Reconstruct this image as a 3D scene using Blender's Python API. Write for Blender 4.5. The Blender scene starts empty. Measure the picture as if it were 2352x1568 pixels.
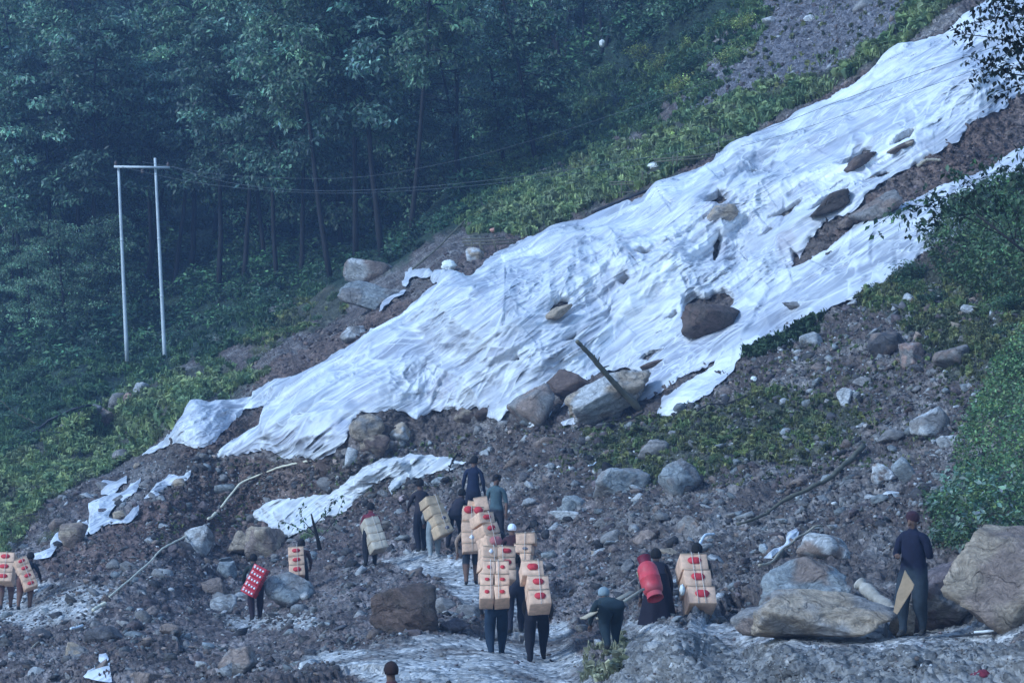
import bpy, math, random
import numpy as np
from mathutils import Vector, Matrix, Euler

# ---------------------------------------------------------------- scene, camera, light
SC = bpy.context.scene
COL = SC.collection
R = math.radians
random.seed(7)
RNG = np.random.default_rng(7)
CZ = 12.0                      # camera height above the datum
F = 7840.0                     # focal length in units of the 2352-wide photo grid
cam = bpy.data.cameras.new('camera'); cam.lens = 120.0; cam.sensor_width = 36.0
cam.clip_start = 0.5; cam.clip_end = 3000.0
camo = bpy.data.objects.new('camera', cam); COL.objects.link(camo)
camo.location = (0, 0, CZ); camo.rotation_euler = (R(90), 0, 0)
SC.camera = camo

SUN_EL, SUN_AZ = 36.0, 240.0   # weak light through cloud, from the left behind the camera
world = bpy.data.worlds.new("World"); SC.world = world; world.use_nodes = True
wn = world.node_tree; wn.nodes.clear()
sky = wn.nodes.new('ShaderNodeTexSky'); sky.sky_type = 'NISHITA'; sky.sun_disc = False
sky.sun_elevation = R(SUN_EL); sky.sun_rotation = R(SUN_AZ)
sky.air_density = 1.6; sky.dust_density = 0.6; sky.ozone_density = 9.0
bg = wn.nodes.new('ShaderNodeBackground'); bg.inputs[1].default_value = 0.15
wo = wn.nodes.new('ShaderNodeOutputWorld')
wn.links.new(sky.outputs[0], bg.inputs[0]); wn.links.new(bg.outputs[0], wo.inputs[0])
sun = bpy.data.lights.new('sun', 'SUN'); sun.energy = 1.8; sun.angle = R(10); sun.color = (.62, .80, 1.0)
suno = bpy.data.objects.new('sun', sun); COL.objects.link(suno)
_d = Vector((math.sin(R(SUN_AZ)) * math.cos(R(SUN_EL)), math.cos(R(SUN_AZ)) * math.cos(R(SUN_EL)), math.sin(R(SUN_EL))))
suno.rotation_euler = _d.to_track_quat('Z', 'Y').to_euler()
vs = SC.view_settings
vs.view_transform = 'Standard'; vs.look = 'None'; vs.gamma = 1.0; vs.exposure = 0.76; vs.use_curve_mapping = False
SC.cycles.max_bounces = 5; SC.cycles.diffuse_bounces = 3; SC.cycles.glossy_bounces = 2
SC.cycles.transmission_bounces = 3; SC.cycles.volume_bounces = 0; SC.cycles.transparent_max_bounces = 8

# ---------------------------------------------------------------- numeric helpers
_perm = np.random.default_rng(3).permutation(256).astype(np.int32)
_perm = np.concatenate([_perm, _perm, _perm])
_g = np.random.default_rng(4).normal(size=(256, 3)); _g /= np.linalg.norm(_g, axis=1)[:, None]; _g = _g.astype(np.float32)
def perlin(x, y, z=0.0, seed=0):
    x = np.asarray(x, np.float32) + seed * 17.31; y = np.asarray(y, np.float32) - seed * 9.7
    z = np.zeros_like(x) + np.asarray(z, np.float32) + seed * 3.37
    xi = np.floor(x).astype(np.int32); yi = np.floor(y).astype(np.int32); zi = np.floor(z).astype(np.int32)
    xf = x - xi; yf = y - yi; zf = z - zi
    xi &= 255; yi &= 255; zi &= 255
    u = xf*xf*xf*(xf*(xf*6-15)+10); v = yf*yf*yf*(yf*(yf*6-15)+10); w = zf*zf*zf*(zf*(zf*6-15)+10)
    def gr(a, b, c, dx, dy, dz):
        h = _perm[_perm[_perm[xi+a] + yi+b] + zi+c]
        g = _g[h]
        return g[..., 0]*dx + g[..., 1]*dy + g[..., 2]*dz
    r = 0
    x00 = gr(0,0,0,xf,yf,zf)*(1-u) + gr(1,0,0,xf-1,yf,zf)*u
    x10 = gr(0,1,0,xf,yf-1,zf)*(1-u) + gr(1,1,0,xf-1,yf-1,zf)*u
    x01 = gr(0,0,1,xf,yf,zf-1)*(1-u) + gr(1,0,1,xf-1,yf,zf-1)*u
    x11 = gr(0,1,1,xf,yf-1,zf-1)*(1-u) + gr(1,1,1,xf-1,yf-1,zf-1)*u
    return ((x00*(1-v) + x10*v)*(1-w) + (x01*(1-v) + x11*v)*w) * 1.6
def fbm(x, y, z=0.0, o=4, seed=0, gain=.5):
    r = 0; a = 1.0; t = 0
    for i in range(o):
        k = 2.0**i
        r = r + a*perlin(x*k, y*k, np.asarray(z)*k, seed+i*5); t += a; a *= gain
    return r/t
def ridged(x, y, z=0.0, o=3, seed=0, gain=.5):
    r = 0; a = 1.0; t = 0
    for i in range(o):
        k = 2.0**i
        r = r + a*(1-np.abs(perlin(x*k, y*k, np.asarray(z)*k, seed+i*5))*2.0); t += a; a *= gain
    return r/t
def sstep(a, b, x):
    t = np.clip((x-a)/(b-a), 0, 1); return t*t*(3-2*t)
def inpoly(u, v, poly):
    r = np.zeros(np.shape(u), bool); n = len(poly); j = n-1
    for i in range(n):
        x1, y1 = poly[i]; x2, y2 = poly[j]
        if y1 != y2:
            c = ((y1 > v) != (y2 > v)) & (u < (x2-x1)*(v-y1)/(y2-y1)+x1); r ^= c
        j = i
    return r
def polydist(u, v, poly):
    d = np.full(np.shape(u), 1e9, np.float32); n = len(poly)
    for i in range(n):
        x1, y1 = poly[i]; x2, y2 = poly[(i+1) % n]
        dx, dy = x2-x1, y2-y1; L = dx*dx+dy*dy+1e-9
        t = np.clip(((u-x1)*dx+(v-y1)*dy)/L, 0, 1)
        d = np.minimum(d, np.hypot(u-x1-t*dx, v-y1-t*dy))
    return d

# ---------------------------------------------------------------- the lie of the land: distance of the slope along known lines of sight
CTRL = [(1240,1520,58),(1000,1290,80),(870,1300,82),(580,1425,78),(680,1330,84),(50,1400,84),(1240,1300,75),(1450,1425,59),
 (1620,1425,56),(1420,1500,53),(0,1568,70),(300,1568,64),(600,1568,56),(900,1568,52),(1200,1568,52),(-250,1450,92),(-250,1700,75),
 (100,1280,90),(300,1100,98),(500,1060,96),(0,1180,104),(0,1050,114),(200,950,116),(400,940,103),(-250,1050,128),
 (800,1060,91),(1100,1060,89),(1200,980,89),(1455,920,88),(1250,1150,83),(700,860,98.5),(440,930,101),(1000,800,94.5),(1400,750,92.5),
 (1700,600,93.5),(1300,600,96.5),(1000,640,100),(2200,40,101),(1900,300,98),(2300,500,88),(1900,600,90),(2110,620,87),(1700,800,87.5),
 (2340,230,94),(1640,390,99.5),(2050,130,102),(2400,-60,103),(2600,300,92),(2600,-200,104),
 (2280,330,92),(1500,440,101),
 (840,720,104),(1100,600,103.5),(1150,540,112),(640,820,106),(500,880,112),(380,830,131),(290,820,136),(650,690,141),(0,850,148),(250,1000,118),
 (1100,490,126),(1300,420,128),(1500,330,120),(1750,230,111),(1900,130,112),(2100,0,110),(1600,60,133),(1900,-150,130),(2300,-250,118),(1450,250,140),
 (900,560,146),(600,600,152),(1000,400,162),(1250,180,166),(600,0,212),(0,0,214),(1200,0,192),(0,400,178),(0,650,158),(-250,400,185),(-250,800,155),
 (-250,-250,240),(600,-250,240),(1300,-250,215),
 (2220,900,75),(2320,1180,60),(1800,1000,79.5),(2000,1280,61),(1700,1250,67),(1450,1180,77),(2200,1290,57),(1950,800,83),(2340,700,79),(2600,900,70),
 (2600,1300,55),(1980,1100,71),
 (2100,1452,49),(2300,1448,47),(1800,1442,51),(1600,1445,53),(2600,1440,45.5),
 (2100,1480,46.2),(2352,1475,44.6),(1800,1470,47.8),(1550,1462,50),(2100,1568,44.6),(2352,1568,43.4),(1800,1568,46),(1500,1568,49),
 (2600,1560,42.5),(-850,-400,235),(-850,400,200),(-850,900,160),(-850,1300,125),(-850,1900,90),(3000,1900,36),(3000,1300,48),(3000,800,68),(3000,200,88),(3000,-400,104),(1200,1980,40),(2400,1750,41),(1700,1750,43),(900,1750,46),(200,1750,56)]
CU = np.array([[c[0]/1000, c[1]/1000] for c in CTRL]); CQ = np.array([100.0/c[2] for c in CTRL])
def _tps():
    n = len(CU); d = np.hypot(CU[:,None,0]-CU[None,:,0], CU[:,None,1]-CU[None,:,1])
    K = np.where(d > 0, d*d*np.log(d+1e-12), 0) + np.eye(n)*2e-4
    Pm = np.c_[np.ones(n), CU]
    A = np.zeros((n+3, n+3)); A[:n,:n] = K; A[:n,n:] = Pm; A[n:,:n] = Pm.T
    return np.linalg.solve(A, np.r_[CQ, 0, 0, 0])
_w = _tps()
GU = np.linspace(-860, 3020, 485); GV = np.linspace(-420, 2000, 303)
def _evalgrid():
    uu, vv = np.meshgrid(GU/1000, GV/1000); q = _w[-3] + _w[-2]*uu + _w[-1]*vv
    for i in range(len(CU)):
        d2 = (uu-CU[i,0])**2 + (vv-CU[i,1])**2
        q = q + _w[i]*0.5*d2*np.log(d2+1e-12)
    return q
GQ = _evalgrid()
def bil(G, gu, gv, u, v):
    fu = np.clip((np.asarray(u, float)-gu[0])/(gu[1]-gu[0]), 0, len(gu)-1.001); fv = np.clip((np.asarray(v, float)-gv[0])/(gv[1]-gv[0]), 0, len(gv)-1.001)
    iu = fu.astype(int); iv = fv.astype(int); a = fu-iu; b = fv-iv
    if G.ndim == 3: a = a[..., None]; b = b[..., None]
    return (G[iv,iu]*(1-a)+G[iv,iu+1]*a)*(1-b) + (G[iv+1,iu]*(1-a)+G[iv+1,iu+1]*a)*b
def depth(u, v): return 100.0/bil(GQ, GU, GV, u, v)
def pos(u, v, D=None):
    u = np.asarray(u, float); v = np.asarray(v, float)
    if D is None: D = depth(u, v)
    return np.stack([(u-1176)/F*D, D+0*u, CZ+(784-v)/F*D], -1)
def PT(u, v, D): return Vector(((u-1176)/F*D, D, CZ+(784-v)/F*D))
_bp = pos(*np.meshgrid(GU, GV))
_du = np.gradient(_bp, axis=1); _dv = np.gradient(_bp, axis=0)
_n = np.cross(_dv, _du); _n /= np.linalg.norm(_n, axis=2)[..., None]; _n *= np.sign((-_n[..., 1:2]) + 1e-9)   # faces the valley side
GN = _n
def bnormal(u, v):
    n = bil(GN, GU, GV, u, v); return n/np.linalg.norm(n, axis=-1)[..., None]

# ---------------------------------------------------------------- object helpers
def tag(o, label=None, cat=None, group=None, kind=None):
    if label: o['label'] = label
    if cat: o['category'] = cat
    if group: o['group'] = group
    if kind: o['kind'] = kind
    return o
def mesh_np(name, V, Fc, mat=None, col=None, smooth=False, extra=None):
    V = np.ascontiguousarray(V, np.float32).reshape(-1, 3); Fc = np.ascontiguousarray(Fc, np.int32); k = Fc.shape[1]
    me = bpy.data.meshes.new(name)
    me.vertices.add(len(V)); me.vertices.foreach_set('co', V.ravel())
    me.loops.add(Fc.size); me.loops.foreach_set('vertex_index', Fc.ravel())
    me.polygons.add(len(Fc)); me.polygons.foreach_set('loop_start', np.arange(0, Fc.size, k, dtype=np.int32))
    me.polygons.foreach_set('loop_total', np.full(len(Fc), k, np.int32))
    if smooth: me.polygons.foreach_set('use_smooth', np.ones(len(Fc), bool))
    if col is not None:
        c = np.ones((len(V), 4), np.float32); c[:, :3] = col
        a = me.attributes.new('Col', 'FLOAT_COLOR', 'POINT'); a.data.foreach_set('color', c.ravel())
    if mat: me.materials.append(mat)
    me.update(calc_edges=True); me.validate()
    return me
def obj(name, me, parent=None, loc=None):
    o = bpy.data.objects.new(name, me); COL.objects.link(o)
    if parent is not None: o.parent = parent
    if loc is not None: o.location = loc
    return o
def empty(name, loc=(0, 0, 0), rot=(0, 0, 0)):
    o = bpy.data.objects.new(name, None); COL.objects.link(o); o.location = loc; o.rotation_euler = rot
    o.empty_display_size = .2
    return o

# ---------------------------------------------------------------- materials
def material(name, color=(.5,.5,.5), rough=.85, attr=False, var=.25, vscale=6.0, bump=0.0, bscale=30.0, spec=.3, objvar=0.0, translucent=0.0, obj_coords=False, tint2=None, bump_dist=.02):
    m = bpy.data.materials.new(name); m.use_nodes = True; nt = m.node_tree; nd = nt.nodes; lk = nt.links; nd.clear()
    out = nd.new('ShaderNodeOutputMaterial'); b = nd.new('ShaderNodeBsdfPrincipled'); b.inputs['Roughness'].default_value = rough
    b.inputs['Specular IOR Level'].default_value = spec
    tc = nd.new('ShaderNodeTexCoord') if obj_coords else nd.new('ShaderNodeNewGeometry')
    src_p = tc.outputs['Object'] if obj_coords else tc.outputs['Position']
    if attr:
        a = nd.new('ShaderNodeAttribute'); a.attribute_name = 'Col'; cur = a.outputs['Color']
    else:
        rgb = nd.new('ShaderNodeRGB'); rgb.outputs[0].default_value = (*color, 1); cur = rgb.outputs[0]
    if tint2 is not None:
        nz = nd.new('ShaderNodeTexNoise'); nz.inputs['Scale'].default_value = vscale*.35; nz.inputs['Detail'].default_value = 4; lk.new(src_p, nz.inputs['Vector'])
        rp = nd.new('ShaderNodeMapRange'); rp.inputs[1].default_value = .45; rp.inputs[2].default_value = .62; lk.new(nz.outputs[0], rp.inputs[0])
        mx = nd.new('ShaderNodeMix'); mx.data_type = 'RGBA'; lk.new(rp.outputs[0], mx.inputs[0]); lk.new(cur, mx.inputs[6]); mx.inputs[7].default_value = (*tint2, 1); cur = mx.outputs[2]
    if var > 0:
        nz = nd.new('ShaderNodeTexNoise'); nz.inputs['Scale'].default_value = vscale; nz.inputs['Detail'].default_value = 6; nz.inputs['Roughness'].default_value = .65; lk.new(src_p, nz.inputs['Vector'])
        rp = nd.new('ShaderNodeMapRange'); rp.inputs[1].default_value = .3; rp.inputs[2].default_value = .7; rp.inputs[3].default_value = 1-var; rp.inputs[4].default_value = 1+var; lk.new(nz.outputs[0], rp.inputs[0])
        mv = nd.new('ShaderNodeVectorMath'); mv.operation = 'SCALE'; lk.new(cur, mv.inputs[0]); lk.new(rp.outputs[0], mv.inputs['Scale']); cur = mv.outputs[0]
    if objvar > 0:
        oi = nd.new('ShaderNodeObjectInfo'); hs = nd.new('ShaderNodeMapRange'); hs.inputs[3].default_value = 1-objvar; hs.inputs[4].default_value = 1+objvar; lk.new(oi.outputs['Random'], hs.inputs[0])
        mv = nd.new('ShaderNodeVectorMath'); mv.operation = 'SCALE'; lk.new(cur, mv.inputs[0]); lk.new(hs.outputs[0], mv.inputs['Scale']); cur = mv.outputs[0]
    lk.new(cur, b.inputs['Base Color'])
    if bump > 0:
        nz = nd.new('ShaderNodeTexNoise'); nz.inputs['Scale'].default_value = bscale; nz.inputs['Detail'].default_value = 5; nz.inputs['Roughness'].default_value = .7; lk.new(src_p, nz.inputs['Vector'])
        bp = nd.new('ShaderNodeBump'); bp.inputs['Strength'].default_value = bump; bp.inputs['Distance'].default_value = bump_dist; lk.new(nz.outputs[0], bp.inputs['Height']); lk.new(bp.outputs[0], b.inputs['Normal'])
    if translucent > 0:
        tr = nd.new('ShaderNodeBsdfTranslucent'); lk.new(cur, tr.inputs[0]); ms = nd.new('ShaderNodeMixShader'); ms.inputs[0].default_value = translucent
        lk.new(b.outputs[0], ms.inputs[1]); lk.new(tr.outputs[0], ms.inputs[2]); lk.new(ms.outputs[0], out.inputs[0])
    else: lk.new(b.outputs[0], out.inputs[0])
    return m
M = {}
M['ground'] = material('ground_soil', attr=True, var=.35, vscale=9, bump=.8, bscale=22, rough=.8, bump_dist=.04)
def stony(m, scales, amt, dist):
    nt = m.node_tree; nd = nt.nodes; lk = nt.links; b = next(n for n in nd if n.type == 'BSDF_PRINCIPLED'); g = nd.new('ShaderNodeNewGeometry'); cur = b.inputs['Base Color'].links[0].from_socket
    nz = nd.new('ShaderNodeTexNoise'); nz.inputs['Scale'].default_value = 3.0; lk.new(g.outputs['Position'], nz.inputs['Vector'])
    ad = nd.new('ShaderNodeVectorMath'); ad.operation = 'MULTIPLY_ADD'; lk.new(nz.outputs['Color'], ad.inputs[0]); ad.inputs[1].default_value = (.25,.25,.25); lk.new(g.outputs['Position'], ad.inputs[2]); prev = b.inputs['Normal'].links[0].from_socket if b.inputs['Normal'].links else None
    for sc, am, di in zip(scales, amt, dist):
        st = nd.new('ShaderNodeVectorMath'); st.operation = 'MULTIPLY'; st.inputs[1].default_value = (1, .55, 1.35); lk.new(ad.outputs[0], st.inputs[0])
        vo = nd.new('ShaderNodeTexVoronoi'); vo.inputs['Scale'].default_value = sc; lk.new(st.outputs[0], vo.inputs['Vector'])
        sp = nd.new('ShaderNodeSeparateColor'); lk.new(vo.outputs['Color'], sp.inputs[0]); mr = nd.new('ShaderNodeMapRange'); mr.inputs[3].default_value = 1-am; mr.inputs[4].default_value = 1+am*1.3; lk.new(sp.outputs[0], mr.inputs[0])
        mv = nd.new('ShaderNodeVectorMath'); mv.operation = 'SCALE'; lk.new(cur, mv.inputs[0]); lk.new(mr.outputs[0], mv.inputs['Scale']); cur = mv.outputs[0]
        inv = nd.new('ShaderNodeMath'); inv.operation = 'MULTIPLY_ADD'; inv.inputs[1].default_value = -1.2; lk.new(vo.outputs['Distance'], inv.inputs[0]); lk.new(sp.outputs[1], inv.inputs[2])
        bp = nd.new('ShaderNodeBump'); bp.inputs['Strength'].default_value = .9; bp.inputs['Distance'].default_value = di; lk.new(inv.outputs[0], bp.inputs['Height'])
        if prev: lk.new(prev, bp.inputs['Normal'])
        prev = bp.outputs[0]
    lk.new(cur, b.inputs['Base Color']); lk.new(prev, b.inputs['Normal'])
stony(M['ground'], (3.2, 8.5), (.28, .38), (.12, .06))
def cracks(m, scale, dark, di):
    nt = m.node_tree; nd = nt.nodes; lk = nt.links; b = next(n for n in nd if n.type == 'BSDF_PRINCIPLED'); g = nd.new('ShaderNodeNewGeometry'); cur = b.inputs['Base Color'].links[0].from_socket
    nz = nd.new('ShaderNodeTexNoise'); nz.inputs['Scale'].default_value = 1.6; nz.inputs['Detail'].default_value = 4; lk.new(g.outputs['Position'], nz.inputs['Vector'])
    ad = nd.new('ShaderNodeVectorMath'); ad.operation = 'MULTIPLY_ADD'; lk.new(nz.outputs['Color'], ad.inputs[0]); ad.inputs[1].default_value = (.9,.9,.9); lk.new(g.outputs['Position'], ad.inputs[2])
    st = nd.new('ShaderNodeVectorMath'); st.operation = 'MULTIPLY'; st.inputs[1].default_value = (1, 1, 1.9); lk.new(ad.outputs[0], st.inputs[0])
    vo = nd.new('ShaderNodeTexVoronoi'); vo.feature = 'DISTANCE_TO_EDGE'; vo.inputs['Scale'].default_value = scale; lk.new(st.outputs[0], vo.inputs['Vector'])
    mr = nd.new('ShaderNodeMapRange'); mr.inputs[1].default_value = 0; mr.inputs[2].default_value = .035; mr.inputs[3].default_value = dark; mr.inputs[4].default_value = 1; lk.new(vo.outputs['Distance'], mr.inputs[0])
    mv = nd.new('ShaderNodeVectorMath'); mv.operation = 'SCALE'; lk.new(cur, mv.inputs[0]); lk.new(mr.outputs[0], mv.inputs['Scale'])
    w = nd.new('ShaderNodeTexNoise'); w.inputs['Scale'].default_value = 9; w.inputs['Detail'].default_value = 5; w.inputs['Roughness'].default_value = .7; s2 = nd.new('ShaderNodeVectorMath'); s2.operation = 'MULTIPLY'; s2.inputs[1].default_value = (1, 1, 3.2); lk.new(ad.outputs[0], s2.inputs[0]); lk.new(s2.outputs[0], w.inputs['Vector'])
    m2 = nd.new('ShaderNodeMapRange'); m2.inputs[1].default_value = .32; m2.inputs[2].default_value = .68; m2.inputs[3].default_value = .6; m2.inputs[4].default_value = 1.4; lk.new(w.outputs[0], m2.inputs[0])
    mv2 = nd.new('ShaderNodeVectorMath'); mv2.operation = 'SCALE'; lk.new(mv.outputs[0], mv2.inputs[0]); lk.new(m2.outputs[0], mv2.inputs['Scale']); lk.new(mv2.outputs[0], b.inputs['Base Color'])
    bp = nd.new('ShaderNodeBump'); bp.inputs['Distance'].default_value = di; lk.new(mr.outputs[0], bp.inputs['Height']); bp2 = nd.new('ShaderNodeBump'); bp2.inputs['Distance'].default_value = di; lk.new(w.outputs[0], bp2.inputs['Height'])
    if b.inputs['Normal'].links: lk.new(b.inputs['Normal'].links[0].from_socket, bp.inputs['Normal'])
    lk.new(bp.outputs[0], bp2.inputs['Normal']); lk.new(bp2.outputs[0], b.inputs['Normal'])
M['stone'] = material('stone', attr=True, var=.3, vscale=7, bump=.6, bscale=18, rough=.75, objvar=.15)
cracks(M['stone'], .9, .72, .05)
M['sheet'] = material('white_plastic_sheet', attr=True, var=.05, vscale=3, rough=.42, spec=.45, translucent=.05, bump=.25, bscale=14, bump_dist=.03)
def creased(m):
    nt = m.node_tree; nd = nt.nodes; lk = nt.links; b = next(n for n in nd if n.type == 'BSDF_PRINCIPLED'); g = nd.new('ShaderNodeNewGeometry')
    nz = nd.new('ShaderNodeTexNoise'); nz.inputs['Scale'].default_value = .35; nz.inputs['Detail'].default_value = 2; lk.new(g.outputs['Position'], nz.inputs['Vector'])
    ad = nd.new('ShaderNodeVectorMath'); ad.operation = 'MULTIPLY_ADD'; lk.new(nz.outputs['Color'], ad.inputs[0]); ad.inputs[1].default_value = (.5,.5,.5); lk.new(g.outputs['Position'], ad.inputs[2])
    prev = b.inputs['Normal'].links[0].from_socket; hs_ = []
    for rot, sc, di, mask in ((33, (.12, .25, 2.4), .095, 4), (34, (.22, .5, 5.0), .036, 5), (32, (.4, .8, 9.0), .010, 6), (62, (.3, .6, 2.8), .05, 1), (5, (.35, .6, 3.2), .04, 2), (33, (2.2, 3, 6.0), .03, 3)):
        vr = nd.new('ShaderNodeVectorRotate'); vr.rotation_type = 'AXIS_ANGLE'; vr.inputs['Axis'].default_value = (0, 1, 0); vr.inputs['Angle'].default_value = R(rot); lk.new(ad.outputs[0], vr.inputs['Vector'])
        ml = nd.new('ShaderNodeVectorMath'); ml.operation = 'MULTIPLY'; ml.inputs[1].default_value = sc; lk.new(vr.outputs[0], ml.inputs[0])
        n2 = nd.new('ShaderNodeTexNoise'); n2.inputs['Scale'].default_value = 1.0; n2.inputs['Detail'].default_value = 1.0; n2.inputs['Roughness'].default_value = .45; lk.new(ml.outputs[0], n2.inputs['Vector'])
        a1 = nd.new('ShaderNodeMath'); a1.operation = 'SUBTRACT'; a1.inputs[1].default_value = .5; lk.new(n2.outputs[0], a1.inputs[0]); a2 = nd.new('ShaderNodeMath'); a2.operation = 'ABSOLUTE'; lk.new(a1.outputs[0], a2.inputs[0])
        a3 = nd.new('ShaderNodeMapRange'); a3.inputs[1].default_value = 0; a3.inputs[2].default_value = .16; a3.inputs[3].default_value = 1; a3.inputs[4].default_value = 0; lk.new(a2.outputs[0], a3.inputs[0]); h = a3.outputs[0]; a4 = nd.new('ShaderNodeMapRange'); a4.inputs[1].default_value = .012; a4.inputs[2].default_value = .05; a4.inputs[3].default_value = 1; a4.inputs[4].default_value = 0; lk.new(a2.outputs[0], a4.inputs[0]); wl = a4.outputs[0]
        if mask:
            n3 = nd.new('ShaderNodeTexNoise'); n3.inputs['Scale'].default_value = .55; n3.inputs['Detail'].default_value = 1; of = nd.new('ShaderNodeVectorMath'); of.operation = 'ADD'; of.inputs[1].default_value = (mask*13.7, mask*5.1, 0); lk.new(g.outputs['Position'], of.inputs[0]); lk.new(of.outputs[0], n3.inputs['Vector'])
            mr = nd.new('ShaderNodeMapRange'); mr.inputs[1].default_value = .40 if mask > 3 else .5; mr.inputs[2].default_value = .62; lk.new(n3.outputs[0], mr.inputs[0]); mm = nd.new('ShaderNodeMath'); mm.operation = 'MULTIPLY'; lk.new(h, mm.inputs[0]); lk.new(mr.outputs[0], mm.inputs[1]); h = mm.outputs[0]; m5 = nd.new('ShaderNodeMath'); m5.operation = 'MULTIPLY'; lk.new(wl, m5.inputs[0]); lk.new(mr.outputs[0], m5.inputs[1]); wl = m5.outputs[0]
        hs_.append(wl)
        bp = nd.new('ShaderNodeBump'); bp.inputs['Strength'].default_value = 1.0; bp.inputs['Distance'].default_value = di; lk.new(h, bp.inputs['Height']); lk.new(prev, bp.inputs['Normal']); prev = bp.outputs[0]
    lk.new(prev, b.inputs['Normal'])
    cur = b.inputs['Base Color'].links[0].from_socket
    for sc, lo_, hi_ in (((.15, .3, 3.0), .80, 1.2), ((.5, 1, 9.0), .86, 1.14)):     # streaks of clearer and whiter film, putting fold shading into the colour
        vr = nd.new('ShaderNodeVectorRotate'); vr.rotation_type = 'AXIS_ANGLE'; vr.inputs['Axis'].default_value = (0, 1, 0); vr.inputs['Angle'].default_value = R(33); lk.new(ad.outputs[0], vr.inputs['Vector'])
        ml = nd.new('ShaderNodeVectorMath'); ml.operation = 'MULTIPLY'; ml.inputs[1].default_value = sc; lk.new(vr.outputs[0], ml.inputs[0])
        n2 = nd.new('ShaderNodeTexNoise'); n2.inputs['Scale'].default_value = 1.0; n2.inputs['Detail'].default_value = 3; lk.new(ml.outputs[0], n2.inputs['Vector'])
        mr = nd.new('ShaderNodeMapRange'); mr.inputs[1].default_value = .35; mr.inputs[2].default_value = .65; mr.inputs[3].default_value = lo_; mr.inputs[4].default_value = hi_; lk.new(n2.outputs[0], mr.inputs[0])
        mv = nd.new('ShaderNodeVectorMath'); mv.operation = 'SCALE'; lk.new(cur, mv.inputs[0]); lk.new(mr.outputs[0], mv.inputs['Scale']); cur = mv.outputs[0]
    acc = hs_[0]
    for q in hs_[1:]:
        mx_ = nd.new('ShaderNodeMath'); mx_.operation = 'MAXIMUM'; lk.new(acc, mx_.inputs[0]); lk.new(q, mx_.inputs[1]); acc = mx_.outputs[0]
    fm = nd.new('ShaderNodeMath'); fm.operation = 'MULTIPLY'; fm.inputs[1].default_value = .75; lk.new(acc, fm.inputs[0])
    mc = nd.new('ShaderNodeMix'); mc.data_type = 'RGBA'; lk.new(fm.outputs[0], mc.inputs[0]); lk.new(cur, mc.inputs[6]); mc.inputs[7].default_value = (.86,.87,.88,1); cur = mc.outputs[2]  # white crease lines, bright fold ridges put into the colour
    lk.new(cur, b.inputs['Base Color'])
    tr = next((n for n in nd if n.type == 'BSDF_TRANSLUCENT'), None)
creased(M['sheet'])
M['leaf'] = material('leaf', attr=True, var=0, rough=.5, spec=.35, translucent=.2, objvar=.3)
M['grass'] = material('grass_blades', attr=True, var=.25, vscale=1.2, rough=.6, translucent=.2)
M['bark'] = material('bark', (.022,.02,.02), var=.3, bump=.5, bscale=20)
M['wood'] = material('pale_wood', (.42,.36,.27), var=.25, vscale=5, bump=.3)
M['deadwood'] = material('weathered_wood', (.13,.12,.085), var=.3, bump=.4)

# ---------------------------------------------------------------- zones of the slope
Z_PATH = [[(690,1500),(800,1480),(930,1465),(1060,1455),(1150,1462),(1230,1440),(1290,1420),(1310,1450),(1330,1500),(1390,1530),(1420,1600),(900,1600),(820,1545),(700,1525)],
          [(0,1360),(90,1330),(200,1340),(260,1360),(220,1420),(100,1440),(-60,1440)],
          [(860,1290),(960,1260),(1060,1290),(1200,1400),(1150,1450),(1080,1420),(1000,1330)],
          [(520,1415),(640,1415),(760,1435),(700,1450),(520,1440)]]
Z_BANKTOP = [(1440,1420),(1560,1428),(1700,1425),(1880,1448),(2000,1462),(2352,1440),(2600,1430),(2600,1485),(2352,1490),(2000,1502),(1800,1490),(1600,1462),(1450,1450)]
Z_UPSCREE = [(1560,250),(1650,120),(1740,0),(1800,-200),(2300,-200),(2150,20),(2000,110),(1900,170),(1820,180),(1700,260),(1560,300)]
Z_GREEN = [[(-100,1110),(60,1040),(190,960),(300,900),(420,860),(480,830),(560,850),(640,860),(560,880),(520,920),(440,925),(400,985),(340,1030),(280,1060),(220,1110),(110,1150),(60,1230),(0,1290),(-200,1290),(-200,1130)],
           [(640,720),(700,680),(780,655),(800,690),(790,730),(700,760),(600,800),(540,800)],
           [(1080,540),(1130,460),(1250,400),(1380,340),(1460,330),(1520,300),(1650,240),(1780,190),(1850,190),(1960,150),(2030,100),(2110,-10),(2240,-10),(2120,70),(2000,150),(1900,215),(1830,240),(1760,290),(1690,330),(1560,400),(1480,430),(1360,480),(1230,540),(1160,535)],
           [(1320,1040),(1380,980),(1500,960),(1620,950),(1760,900),(1900,920),(1990,960),(1960,1030),(1850,1060),(1700,1080),(1560,1100),(1440,1120),(1380,1080)],
           [(1950,690),(2080,640),(2200,600),(2500,580),(2500,960),(2330,900),(2200,880),(2100,790),(2020,730)],
           [(1890,280),(2000,230)]]
Z_DARKVEG = [[(-900,-440),(1740,-340),(1700,40),(1560,170),(1480,300),(1340,340),(1230,400),(1110,470),(1060,520),(900,620),(780,650),(640,700),(520,790),(420,840),(300,890),(190,950),(80,1020),(-300,1110),(-900,1200)]]
Z_BAND = [(2420,170),(2340,215),(2240,290),(2200,330),(2140,360),(2060,400),(2020,440),(1960,500),(1900,560),(1960,545),(2080,480),(2150,440),(2270,385),(2420,320)]
Z_BROWN = [[(480,960),(640,930),(620,990),(540,1040),(420,1060)],[(560,1060),(760,1060),(720,1180),(560,1240),(380,1280),(120,1330),(100,1290),(330,1160),(480,1070)],
           [(560,860),(700,800),(860,720),(1000,650),(940,700),(840,780),(700,855),(600,890)],[(1000,640),(1100,560),(1250,530),(1500,420),(1700,330),(1900,220),(2000,165),(2010,180),(1700,350),(1500,440),(1250,560),(1100,630)]]

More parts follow.
